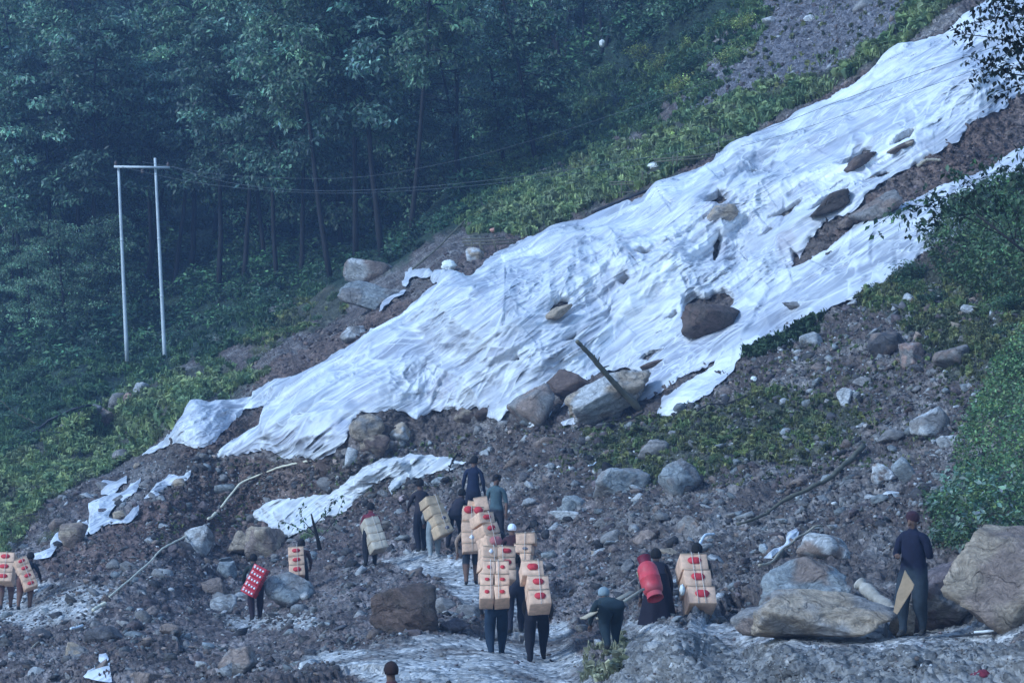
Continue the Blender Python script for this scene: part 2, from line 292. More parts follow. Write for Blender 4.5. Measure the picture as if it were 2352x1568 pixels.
# ---------------------------------------------------------------- terrain
def zmask(u, v, polys, jit=14, seed=5):
    X = u + jit*perlin(u/55, v/55, 0, seed) + jit*.5*perlin(u/14, v/14, 0, seed+1); Y = v + jit*perlin(u/55, v/55, 4, seed+2) + jit*.5*perlin(u/14, v/14, 4, seed+3)
    m = np.zeros(np.shape(u), bool)
    for p in polys:
        if len(p) > 2: m |= inpoly(X, Y, p)
    return m
us = np.concatenate([np.arange(-850, -12, 16.0), np.arange(-12, 2364, 3.3), np.arange(2366, 3010, 14.0)])
vsr = np.concatenate([np.arange(-410, -12, 16.0), np.arange(-12, 1580, 3.2), np.arange(1582, 1990, 14.0)])
U, Vv = np.meshgrid(us, vsr)
B = pos(U, Vv); Nn = bnormal(U, Vv)
path = zmask(U, Vv, Z_PATH + [Z_BANKTOP], 10).astype(np.float32)
def blur(a, k=2):
    for _ in range(k):
        p = np.pad(a, 1, mode='edge'); a = (p[1:-1,1:-1]*2+p[:-2,1:-1]+p[2:,1:-1]+p[1:-1,:-2]+p[1:-1,2:])/6
    return a
dark = zmask(U, Vv, Z_DARKVEG, 25).astype(np.float32); green = zmask(U, Vv, Z_GREEN, 16, 9).astype(np.float32)
pathb = blur(path, 6); 
X, Y, Z = B[...,0], B[...,1], B[...,2]
gY = np.abs(np.gradient(Y, axis=0)); gX = np.abs(np.gradient(X, axis=1))
def att(w): return np.clip(w/(2.2*gY), 0, 1)*np.clip(w/(2.2*gX), 0, 1)
lo = fbm(X/2.6, Y/4.5, Z/2.0, 3, 11)*.34
mid = (ridged(X/.55, Y/.9, Z/.5, 3, 21)-.45)*.17
wxx = X + .5*perlin(X/.9, Y/1.2, Z/.9, 26); wzz = Z + .4*perlin(X/.9, Y/1.2, Z/.9, 27)
blk = perlin(wxx/.75, Y/1.1, wzz/.55, 28); mid = mid + .16*(np.round(blk*3.2+.5*perlin(X/.3, Y/.4, Z/.3, 29))/3.2 - blk) + .12*np.abs(perlin(wxx/.38, Y/.5, wzz/.3, 30))
mid = mid*att(.5)*np.where((Vv > 1435) & (U > 1390), .45, 1)
fine = np.abs(perlin(X/.16, Y/.3, Z/.14, 31))*.09*att(.3) + np.abs(perlin(X/.09, Y/.16, Z/.08, 32))*.04*att(.16)
disp = lo*(1-.6*pathb) + mid*(1-.85*pathb) + fine*(1-.6*pathb)
disp = disp*(1-.0*dark)
TP = B + Nn*disp[..., None]
# colours
soil = np.array([.108,.083,.073]); brown = np.array([.135,.086,.068]); grav = np.array([.225,.20,.185]); pale = np.array([.42,.405,.39]); gsoil = np.array([.045,.055,.028]); dsoil = np.array([.025,.045,.025])
n1 = fbm(X/1.8, Y/3, Z/1.5, 4, 41); n2 = fbm(X/.35, Y/.5, Z/.3, 3, 47)
c = soil + (grav-soil)*sstep(-.12, .38, n1*.9+n2*.5)[..., None]
bm = zmask(U, Vv, Z_BROWN + [Z_BAND], 14, 15)[..., None]
c = np.where(bm, c*.25 + brown*.75*(1+.5*n2[..., None]), c)
um = zmask(U, Vv, [Z_UPSCREE], 12, 18)[..., None]
c = np.where(um, np.array([.15,.14,.15])*(1+.5*n2[..., None]), c)
far = ((X < 2) & (Vv > 1150))[..., None]
c = np.where(far & (path[..., None] < .5), c*np.array([1.02,.96,.97]), c)
c = c + (pale*(1+.25*n2[..., None])-c)*(pathb*sstep(-.35, .25, n1+.4*n2+.15))[..., None]
bankm = zmask(U, Vv, [[(1400,1430),(2700,1430),(2700,1800),(1380,1800)]], 12, 19)[..., None]
c = np.where(bankm & (pathb[..., None] < .5), np.array([.20,.19,.18])*(1+.6*n2[..., None]), c)
c = c + (gsoil-c)*(blur(green, 3)*.75)[..., None]
c = c + (dsoil-c)*(blur(dark, 3))[..., None]
nv, nu = U.shape
idx = np.arange(nv*nu).reshape(nv, nu)
quads = np.stack([idx[:-1,:-1], idx[1:,:-1], idx[1:,1:], idx[:-1,1:]], -1).reshape(-1, 4)
me = mesh_np('hillside', TP.reshape(-1, 3), quads, M['ground'], c.reshape(-1, 3), smooth=True)
tag(obj('hillside', me), kind='structure')
TU, TV = us, vsr
def surf(u, v, off=0.0):
    """a point of the finished ground near this line of sight"""
    iu = np.interp(u, TU, np.arange(len(TU))); iv = np.interp(v, TV, np.arange(len(TV)))
    i0 = np.clip(iu.astype(int) if hasattr(iu, 'astype') else int(iu), 0, len(TU)-2); j0 = np.clip(iv.astype(int) if hasattr(iv, 'astype') else int(iv), 0, len(TV)-2)
    a = (iu-i0)[..., None]; b = (iv-j0)[..., None]
    p = (TP[j0,i0]*(1-a)+TP[j0,i0+1]*a)*(1-b)+(TP[j0+1,i0]*(1-a)+TP[j0+1,i0+1]*a)*b
    return p + (bnormal(u, v)*off if off else 0)
def S1(u, v, off=0.0): return Vector(surf(np.array([float(u)]), np.array([float(v)]), off)[0])
vf = mesh_np('valley_floor', [(-900,-300,-28),(900,-300,-28),(900,1500,-28),(-900,1500,-28)], [(0,1,2,3)], M['ground'], np.tile([.04,.05,.03],(4,1)))
tag(obj('valley_floor', vf), kind='structure')

# ---------------------------------------------------------------- plastic sheets
PEAKS = [(1031,630,.5,1.6),(1177,633,.45,1.2),(1331,576,.55,1.5),(1087,710,.5,1.1),(1171,713,.55,1.1),(1141,800,.5,1.2),(1031,873,.45,1.0),(1200,766,.4,1.0),(1277,640,.35,.9),
 (1417,736,.45,1.2),(1494,650,.5,1.1),(1451,603,.4,.9),(1675,357,.45,1.3),(1948,277,.5,1.5),(2098,120,.55,1.5),(2218,187,.5,1.2),(2255,220,.4,.8),(1861,347,.45,1.1),(1755,450,.5,.9),
 (2108,333,.4,.8),(1668,462,.6,1.0),(1515,428,.4,.9),(1525,470,.4,1.0),(1420,560,.4,1.2),(679,885,.35,1.2),(624,922,.35,.8),(639,982,.4,1.0),(441,930,.5,1.2),(515,927,.3,.8),
 (1805,560,.7,.8),(1650,545,.5,.7),(1590,700,.4,.8),(1840,430,.35,.8),(1380,660,.35,.8),(1250,840,.3,.9),(880,800,.35,1.2),(960,860,.3,.9),(830,900,.3,.9),(760,960,.3,1.1),(1960,400,.35,.8),
 (1740,640,.35,.9),(1560,590,.35,.8),(1320,800,.3,1.0),(1100,890,.3,.8),(1880,520,.3,.7),(1740,370,.3,.9),(1760,720,.2,1.2),(1600,800,.2,1.0),(1590,640,.35,.9)]
def rough(poly, jit, seed):
    out = []
    P = np.array(poly, float)
    for i in range(len(P)):
        p, q = P[i], P[(i+1) % len(P)]; n = max(1, int(np.hypot(*(q-p))/5))
        for k in range(n): out.append(p+(q-p)*k/n)
    o = np.array(out)
    o[:,0] += jit*perlin(o[:,0]/16, o[:,1]/16, 0, 60+seed)*1.3 + jit*.5*perlin(o[:,0]/6, o[:,1]/6, 0, 61+seed)
    o[:,1] += jit*perlin(o[:,0]/16, o[:,1]/16, 3, 62+seed)*1.3 + jit*.5*perlin(o[:,0]/6, o[:,1]/6, 3, 63+seed)
    return o
def nearest(u, v, polys):
    A = np.concatenate(polys); Bq = np.concatenate([np.roll(p, -1, 0) for p in polys]); ru = u.copy(); rv = v.copy()
    dd = Bq-A; L = (dd**2).sum(1)+1e-9
    for k in range(0, len(u), 2000):
        x = u[k:k+2000, None]; y = v[k:k+2000, None]
        t = np.clip(((x-A[:,0])*dd[:,0]+(y-A[:,1])*dd[:,1])/L, 0, 1); px = A[:,0]+t*dd[:,0]; py = A[:,1]+t*dd[:,1]
        j = np.argmin((px-x)**2+(py-y)**2, 1); r = np.arange(len(j)); ru[k:k+2000] = px[r, j]; rv[k:k+2000] = py[r, j]
    return ru, rv
def sheet(name, poly, holes=(), thin=(), step=2.1, base=.07, puff=1.0, ang=32, fold=1.0, crumple=1.0, jit=4, label='', group=None, peaks=True, tint=(.40,.415,.475), seed=0, edge=14, big=0.0, hs=.62):
    P = np.array(poly, float); u0, v0 = P.min(0)-6; u1, v1 = P.max(0)+6
    u0 = max(u0, -20); u1 = min(u1, 2440); v0 = max(v0, -60)
    a, b = np.meshgrid(np.arange(u0, u1, step), np.arange(v0, v1, step))
    ja, jb = a, b
    polys = [rough(poly, jit, seed)] + [rough(h, jit*.5, seed+1+i) for i, h in enumerate(holes)]
    inside = inpoly(a, b, polys[0]); d = polydist(a, b, poly)
    for i, h in enumerate(holes):
        inside &= ~inpoly(a, b, polys[i+1]); d = np.minimum(d, polydist(a, b, h)*1.6+20)
    ok = inside[:-1,:-1] | inside[1:,:-1] | inside[1:,1:] | inside[:-1,1:]
    nb = np.zeros(a.shape, bool); nb[:-1,:-1] |= ok; nb[1:,:-1] |= ok; nb[1:,1:] |= ok; nb[:-1,1:] |= ok; nb &= ~inside
    if nb.any():
        a = a.copy(); b = b.copy(); a[nb], b[nb] = nearest(a[nb], b[nb], polys); d[nb] = 0
    Bp = surf_smooth(a, b); N = bnormal(a, b)
    x, z = Bp[...,0], Bp[...,2]
    wx = x + .35*perlin(x/3.0, z/3.0, 0, 71+seed); wz = z + .35*perlin(x/3.0, z/3.0, 5, 72+seed)
    aa = R(ang) + .16*perlin(x/7, z/7, 0, 70+seed)*0
    ca, sa = math.cos(R(ang)), math.sin(R(ang))
    s = wx*ca + wz*sa; t = -wx*sa + wz*ca
    h = np.full(a.shape, base)
    h = h + .15*puff*fbm(x/1.7, z/1.7, 0, 2, 74+seed)
    if big: h = h + big*np.abs(fbm(x/.6, z/.6, 0, 2, 75+seed))*2
    def cre(p, k): return np.exp(-np.abs(p)*k)
    f1 = cre(perlin(s/7.0, t/.85, 0, 80+seed), 4); f2 = cre(perlin(s/5.0+2, t/.40, 0, 84+seed), 5); f3 = cre(perlin(s/3.0+5, t/.18, 0, 86+seed), 6)
    a1 = sstep(-.35, .4, perlin(s/4, t/1.5, 0, 87+seed)); a2 = sstep(-.3, .35, perlin(s/3, t/1.1, 0, 88+seed))
    def saw(x, k=.9): f = np.ceil(x)-x; return np.where(f < k, f/k, (1-f)/(1-k))
    q1 = t/2.3 + .55*perlin(s/9, t/3, 0, 110+seed); q2 = t/.62 + 1.3*perlin(s/5.5, t/1.3, 0, 111+seed); q3 = t/.27 + 1.6*perlin(s/3.2, t/.8, 0, 112+seed)
    f = np.ceil(q1)-q1
    h = h + fold*(.20*saw(q1, .95) + .17*saw(q2, .9)*(.15+a1) + .07*saw(q3, .84)*(.1+a2) + .07*f1 + .04*f2*a2)
    wht = .35*f1*f1 + .5*np.clip(saw(q2)-.75, 0, 1)*4*(.2+a1)*.5 + .45*f3*f3*(.2+a2) + .8*(f > .90)
    sg = perlin(x/2.6, z/2.6, 0, 89+seed)*1.6
    for da, sd_, th_ in ((.5, 103, 0), (-.45, 107, .05)):
        s2 = x*math.cos(R(ang)+da)+z*math.sin(R(ang)+da); t2 = -x*math.sin(R(ang)+da)+z*math.cos(R(ang)+da)
        h = h + fold*.09*saw((t2+.25*sg)/.75+.6*perlin(s2/3, t2/1.2, 0, sd_+seed), .85)*sstep(th_, .35+th_, perlin(x/2.5, z/2.5, 0, sd_+2+seed))
    cr = cre(perlin(wx/.55, wz/.34, 0, 90+seed), 5); cr2 = cre(perlin(wx/.24+.4*wz, wz/.16, 0, 92+seed), 5)
    camp = sstep(.02, .4, perlin(x/2.4, z/1.6, 0, 94+seed)+.05)
    if peaks:
        band = sstep(0, 1, 1-np.abs((b-(1130-.36*a-0))/75.0))*(a > 1300)*(a < 2150) + sstep(0, 1, 1-np.hypot((a-850)/190, (b-880)/55)) + sstep(0, 1, 1-np.hypot((a-1000)/170, (b-900)/50)); camp = np.clip(camp*.6+band, 0, 1.2)
    h = h + crumple*camp*(.11*cr + .07*cr2); wht = wht + .5*camp*(cr*cr+.6*cr2*cr2)
    gray = np.zeros(a.shape)
    if peaks:
        for k, (pu, pv, A, Rr) in enumerate(PEAKS):
            if pu < u0-150 or pu > u1+150 or pv < v0-150 or pv > v1+150: continue
            c0 = surf_smooth(np.array(float(pu)), np.array(float(pv)))
            dx = x-c0[0]; dz = z-c0[2]
            r = np.sqrt(dx*dx+dz*dz)+1e-6; an = np.arctan2(dz, dx); ds = dx*ca+dz*sa; dt_ = -dx*sa+dz*ca
            rk = np.random.default_rng(900+k); best = A*.8 - r*.95
            base_a = R(ang)+math.pi
            for ra in list(base_a + rk.uniform(-1.25, 1.25, 4)) + [base_a+math.pi+rk.uniform(-.5, .5)]:
                al = dx*np.cos(ra)+dz*np.sin(ra); pe = np.abs(-dx*np.sin(ra)+dz*np.cos(ra)); L = Rr*rk.uniform(.9, 2.0)
                best = np.maximum(best, np.where(al > 0, A*.8*(1-al/L) - pe*rk.uniform(.4, .7), -1))
            tent = np.maximum(best, 0); m_ = tent > 0; h = h + tent*1.25
            wht = wht + .5*np.clip(tent/A*1.4-.65, 0, 1)
            gray = np.maximum(gray, sstep(.75, .1, np.hypot(dx-.22*Rr, (dz+.25*Rr)*1.1)/(Rr*.62))*(.25+.3*(k % 3)/2))  # see-through grey, also putting shade into the colour of each tent's right flank
    h = h*(.25*sstep(-1, 6, d)+.75*sstep(0, edge*2.6, d)) + .025
    h = np.maximum(h, .02)
    Nd = N*.6 + np.array([-.05, -.55, .05]); Nd /= np.linalg.norm(Nd, axis=-1)[..., None]; Pp = Bp + N*.05 + Nd*(h*hs)[..., None]
    Cc = np.ones(a.shape+(3,))*np.array(tint); Cc *= (1+.07*perlin(x/1.1, z/1.1, 0, 97+seed))[..., None]; Cc = Cc + (np.array([.80,.81,.82])-Cc)*np.clip(wht, 0, 1)[..., None]  # whiter creases over greyer film put fold shading into the colour
    for p, k in thin:
        m = inpoly(ja, jb, p)*sstep(0, 10, polydist(ja, jb, p)); Cc = Cc*(1-(m*k)[..., None]) + np.array([.34,.31,.35])*(m*k)[..., None]
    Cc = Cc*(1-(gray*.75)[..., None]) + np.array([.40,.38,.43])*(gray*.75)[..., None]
    tm = sstep(.35, .8, perlin(x/1.3+7, z/.9, 0, 98+seed)+.12)*.28; Cc = Cc*(1-tm[..., None])+np.array([.42,.40,.45])*tm[..., None]
    ny, nx = a.shape; ii = np.arange(ny*nx).reshape(ny, nx)
    q = np.stack([ii[:-1,:-1], ii[1:,:-1], ii[1:,1:], ii[:-1,1:]], -1)
    q = q[ok]; used = np.unique(q); rem = np.full(ny*nx, -1, np.int64); rem[used] = np.arange(len(used))
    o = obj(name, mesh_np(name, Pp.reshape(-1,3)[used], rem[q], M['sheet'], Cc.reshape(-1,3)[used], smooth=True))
    tag(o, label, 'plastic sheet', group)
    return o
def surf_smooth(u, v):
    b = pos(u, v); n = bnormal(u, v)
    return b + n*(fbm(b[...,0]/2.6, b[...,1]/4.5, b[...,2]/2.0, 3, 11)*.34)[..., None] + n*.05

POLY_MAIN = [(497,1060),(503,1038),(545,1012),(600,985),(612,940),(624,922),(560,935),(590,905),(640,875),(700,855),(760,830),(820,795),(880,750),(950,700),(1012,662),(990,645),(1000,628),(1040,624),(1078,638),(1100,622),(1150,585),(1200,560),(1250,545),(1300,520),(1340,515),(1400,480),(1440,462),(1480,465),(1510,430),(1560,415),(1640,375),(1690,345),(1740,315),(1800,290),(1830,265),(1900,235),(1960,205),(1995,180),(2050,125),(2075,112),(2110,110),(2180,75),(2205,60),(2240,25),(2270,5),(2310,-50),(2430,-60),(2430,180),(2345,220),(2310,250),(2270,275),(2235,290),(2200,332),(2140,362),(2085,390),(2060,402),(2020,440),(1990,470),(1960,500),(1935,506),(1905,522),(1872,548),(1838,583),(1812,614),(1798,650),(1700,720),(1610,790),(1530,850),(1470,872),(1440,850),(1380,852),(1345,875),(1318,925),(1288,940),(1300,915),(1340,872),(1290,862),(1250,880),(1205,905),(1175,948),(1148,972),(1120,958),(1130,925),(1110,952),(1096,938),(1070,952),(1040,945),(990,950),(960,972),(935,957),(900,950),(830,957),(810,975),(806,1010),(770,1040),(730,1060),(700,1048),(660,1057),(625,1035),(580,1046),(530,1056)]
HOLES_MAIN = [[(1938,394),(1946,380),(1968,366),(1990,352),(2010,351),(1994,366),(1970,380),(1955,387)],[(2045,351),(2062,340),(2086,326),(2112,314),(2098,334),(2074,343)],[(1866,495),(1884,476),(1910,458),(1962,432),(1938,455),(1905,474),(1880,494)],
 [(1890,448),(1925,430),(1945,425),(1915,440)],[(1588,768),(1584,742),(1580,708),(1600,694),(1622,700),(1640,690),(1668,687),(1694,703),(1675,722),(1650,737),(1620,752)],[(1258,731),(1272,714),(1290,702),(1308,705),(1300,718),(1280,726)],[(1432,667),(1450,655),(1462,664),(1445,673)],
 [(1622,480),(1655,456),(1682,474),(1660,488),(1640,484)],[(1475,840),(1490,826),(1538,820),(1500,846)],[(1815,612),(1825,580),(1832,585),(1829,606)],
 [(1634,612),(1637,570),(1646,550),(1653,556),(1645,590),(1640,610)],[(1750,552),(1775,530),(1785,535),(1770,548)],[(1765,508),(1800,488),(1852,468),(1842,480),(1800,502)],[(1985,428),(2020,405),(2052,394),(2032,412)],[(1640,627),(1680,611),(1704,608),(1672,622)],[(1296,792),(1318,781),(1312,793)],[(1470,604),(1492,592),(1512,590),(1490,602)],[(1708,420),(1730,408),(1748,404),(1730,416)],[(1180,838),(1196,826),(1200,836)],[(1545,745),(1560,733),(1568,738),(1556,748)]]
THIN_MAIN = [([(1600,530),(1612,490),(1690,478),(1680,510),(1640,540)],.85),([(1640,615),(1650,560),(1690,580),(1660,610)],.6),([(1790,620),(1800,550),(1840,545),(1850,580),(1830,620)],.65),
 ([(970,940),(985,900),(1030,875),(1065,890),(1070,920),(1010,935)],.55),([(1150,760),(1165,720),(1190,720),(1200,740),(1180,762)],.5),([(650,1010),(700,985),(780,970),(800,985),(720,1030),(660,1030)],.5),([(1940,170),(2010,150),(2000,260),(1960,270)],.2),
 ([(1930,345),(1990,330),(2010,350),(1960,362)],.5),([(820,880),(900,860),(905,885),(840,900)],.35),([(1075,745),(1085,712),(1120,730),(1110,765)],.35),([(1410,790),(1420,740),(1450,760),(1440,790)],.3)]
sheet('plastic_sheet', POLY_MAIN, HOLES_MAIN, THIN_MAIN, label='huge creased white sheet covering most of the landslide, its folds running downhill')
POLY_LOW = [(2430,300),(2350,342),(2270,388),(2190,425),(2150,442),(2100,470),(2050,490),(2010,512),(1960,542),(1900,577),(1840,602),(1795,622),(1740,660),(1700,695),(1640,745),(1590,782),(1530,825),(1480,870),(1450,925),(1500,915),(1545,893),(1580,868),(1640,835),(1700,800),(1725,812),(1760,790),(1830,742),(1900,722),(1985,690),(2050,650),(2110,612),(2160,565),(2230,520),(2430,380)]
sheet('plastic_sheet', POLY_LOW, [], [([(1660,775),(1700,760),(1740,745),(1720,770)],.3)], base=.10, ang=35, fold=1.0, crumple=.3, puff=.3, seed=3, label='long smooth white sheet stretched tight below the brown soil band')
POLY_FLAP = [(1508,955),(1526,922),(1566,894),(1612,862),(1660,822),(1700,792),(1750,768),(1765,790),(1690,840),(1680,862),(1640,905),(1600,928),(1560,945),(1545,958)]
sheet('plastic_sheet', POLY_FLAP, base=.07, ang=40, fold=.9, crumple=.5, seed=5, label='short white sheet flap ending in dark weeds, lowest at the log\'s right')
POLY_LEFT = [(438,932),(452,930),(480,934),(520,924),(560,915),(640,900),(618,930),(560,938),(545,965),(520,990),(480,1028),(450,1034),(430,1022),(385,1024),(360,1040),(328,1052),(325,1046),(380,1014),(405,985),(425,960)]
sheet('plastic_sheet', POLY_LEFT, base=.07, ang=60, fold=1.2, crumple=.9, seed=6, label='white sheet corner hanging like a tent over the grassy bank')
POLY_HEAP = [(577,1198),(585,1180),(640,1152),(700,1145),(760,1136),(800,1100),(850,1066),(880,1056),(930,1052),(970,1044),(1030,1054),(1080,1068),(1045,1080),(1000,1088),(960,1103),(930,1122),(905,1146),(898,1132),(915,1112),(890,1107),(860,1120),(830,1142),(790,1176),(740,1200),(700,1226),(665,1240),(635,1226),(615,1206)]
sheet('plastic_sheet', POLY_HEAP, base=.12, ang=25, fold=1.2, crumple=1.5, big=.45, puff=.4, seed=8, peaks=False, edge=16, label='bunched up heap of white sheeting lying loose behind the porters', tint=(.56,.58,.60))
for k, (pl, lb) in enumerate([
 ([(332,1150),(345,1130),(362,1110),(390,1094),(425,1092),(440,1082),(438,1096),(415,1112),(385,1114),(362,1146)], 'narrow torn white sheet strip draped over a brown stone'),
 ([(200,1222),(205,1162),(230,1150),(285,1125),(325,1100),(316,1132),(272,1158),(250,1192),(280,1196),(320,1168),(320,1184),(290,1206),(250,1206),(208,1228)], 'crumpled white sheet scrap with two pointed ends on the soil bank'),
 ([(64,1288),(98,1276),(118,1266),(125,1235),(150,1208),(200,1190),(202,1226),(172,1242),(140,1262),(118,1288),(90,1292)], 'white sheet scrap hanging down the end of the left soil bank'),
 ([(234,1142),(240,1122),(270,1114),(298,1099),(292,1112),(272,1128),(256,1140)], 'small twisted white scrap above the crumpled sheet'),
 ([(928,664),(934,632),(948,620),(990,618),(1012,640),(985,636),(950,642),(936,664)], 'white sheet rag over the lip of dark soil beside the boulders'),
 ([(874,722),(886,700),(905,686),(936,670),(926,684),(905,700),(885,718)], 'thin white sheet strip running down the dark soil left of the big sheet'),
 ([(1218,997),(1225,970),(1240,952),(1270,948),(1266,962),(1242,968),(1238,992)], 'white rag drooping between two grey boulders'),
 ([(1294,985),(1330,968),(1358,958),(1354,974),(1318,990),(1300,996)], 'short white rolled rag beneath the pale slab boulder'),
 ([(195,1575),(208,1556),(240,1548),(258,1546),(260,1580)], 'white scrap of sheeting at the bottom of the rubble'),
 ([(232,1545),(236,1534),(252,1530),(258,1540),(250,1548)], 'tiny white scrap just above the bottom sheeting'),
 ([(1755,1282),(1775,1262),(1800,1250),(1812,1230),(1832,1222),(1838,1232),(1815,1255),(1790,1262),(1775,1284)], 'white plastic litter trailing over stones above the plank'),
 ([(2085,1052),(2100,1040),(2110,1045)], ''),]):
    if not lb: continue
    sheet('plastic_rag', pl, base=.07, ang=45, fold=.9, crumple=1.0, big=.10 if k != 8 and k != 9 else .02, puff=.2, seed=10+k, peaks=False, edge=8, jit=2.5, label=lb, step=2.2, hs=.22 if k in (8, 9) else .62)

# ---------------------------------------------------------------- rocks
_ico = {}
def ico(sub):
    if sub not in _ico:
        bm = bmesh.new(); bmesh.ops.create_icosphere(bm, subdivisions=sub, radius=1.0)
        _ico[sub] = (np.array([v.co[:] for v in bm.verts]), np.array([[v.index for v in f.verts] for f in bm.faces])); bm.free()
    return _ico[sub]
import bmesh
def rock_geo(seed, sub=3, planes=9, rough=.045, soft=.007):
    r = np.random.default_rng(seed); V, Fc = ico(sub)
    n = r.normal(size=(planes, 3)); n /= np.linalg.norm(n, axis=1)[:, None]; h = r.uniform(.48, .85, planes); planes_h = h
    dt = V @ n.T; rad = np.where(dt > .05, h/np.maximum(dt, .05), 9.0)
    rmn = rad.min(1); rad = rmn-soft*np.log(np.exp(-(rad-rmn[:,None])/soft).sum(1)); rad = np.minimum(rad, 1.15)
    V = V*rad[:, None]
    k = r.uniform(0, 90)
    s = 1 + rough*2.2*fbm(V[:,0]*1.6+k, V[:,1]*1.6, V[:,2]*1.6, 2, 5) + rough*1.3*ridged(V[:,0]*5+k, V[:,1]*5, V[:,2]*9, 2, 6)
    V = V*s[:, None]; V = V + .05*np.stack([np.round(V[:,2]*4+fbm(V[:,0]*2+k, V[:,1]*2, 0, 2))*0, perlin(V[:,0]*3, V[:,1]*3+k, V[:,2]*3), perlin(V[:,0]*3+k, V[:,1]*3, V[:,2]*3)], -1)
    V /= np.abs(V).max(0)
    return V, Fc
TINT = {'grey':(.20,.185,.175),'pale':(.36,.36,.36),'tan':(.30,.235,.175),'brown':(.105,.072,.06),'pink':(.30,.2,.165),'blue':(.22,.235,.24),'dark':(.075,.07,.072),'purple':(.13,.10,.10),'white':(.55,.56,.56),'redgrey':(.20,.15,.125),'mud':(.075,.058,.05)}
TINT = {k: tuple(min(.62, q*1.22) for q in v) for k, v in TINT.items()}
def rot_m(rx, ry, rz): return np.array(Euler((rx, ry, rz)).to_matrix())
def boulder(u0, v0, u1, v1, tint, label, seed, sub=4, name='boulder', squash=.85, group=None, tint2=None, dD=0.0, roll=0.0, planes=9):
    uc, vc = (u0+u1)/2, (v0+v1)/2; g = S1(uc, min(v1-.12*(v1-v0), 1600)); D = g.y + dD
    w = (u1-u0)/F*D/2; h = (v1-v0)/F*D/2; dp = (w+h)/2*squash; D += dp*.25
    V, Fc = rock_geo(seed, sub, planes); V = V @ rot_m(*(np.random.default_rng(seed+9).uniform(-3, 3, 3))).T; V /= np.abs(V).max(0)
    if roll:
        a = R(roll); V = V*np.array([w, dp, h*.62 if w > h else h]); V = V @ rot_m(0, a, 0).T; V = V/np.abs(V).max(0)
    V = V*np.array([w, dp, h])*1.17
    c = np.array(TINT[tint]); cc = np.tile(c, (len(V), 1))
    if tint2:
        m = sstep(-.12, .12, fbm(V[:,0]/w*1.1+seed, V[:,1]/w*1.1, V[:,2]/w*1.1, 3, seed % 7)); cc = cc*(1-m[:,None]) + np.array(TINT[tint2])*m[:,None]
    st = ridged(V[:,0]/w*1.5+seed, V[:,1]/w*2, V[:,2]/w*7+V[:,0]/w*3, 2, 3); cc *= (1+.22*st)[:,None]
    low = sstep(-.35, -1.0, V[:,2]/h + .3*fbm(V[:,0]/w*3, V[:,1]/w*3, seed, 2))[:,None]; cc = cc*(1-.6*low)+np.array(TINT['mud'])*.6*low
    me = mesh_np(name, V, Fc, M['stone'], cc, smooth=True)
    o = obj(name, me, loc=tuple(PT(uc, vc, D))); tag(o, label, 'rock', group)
    return o
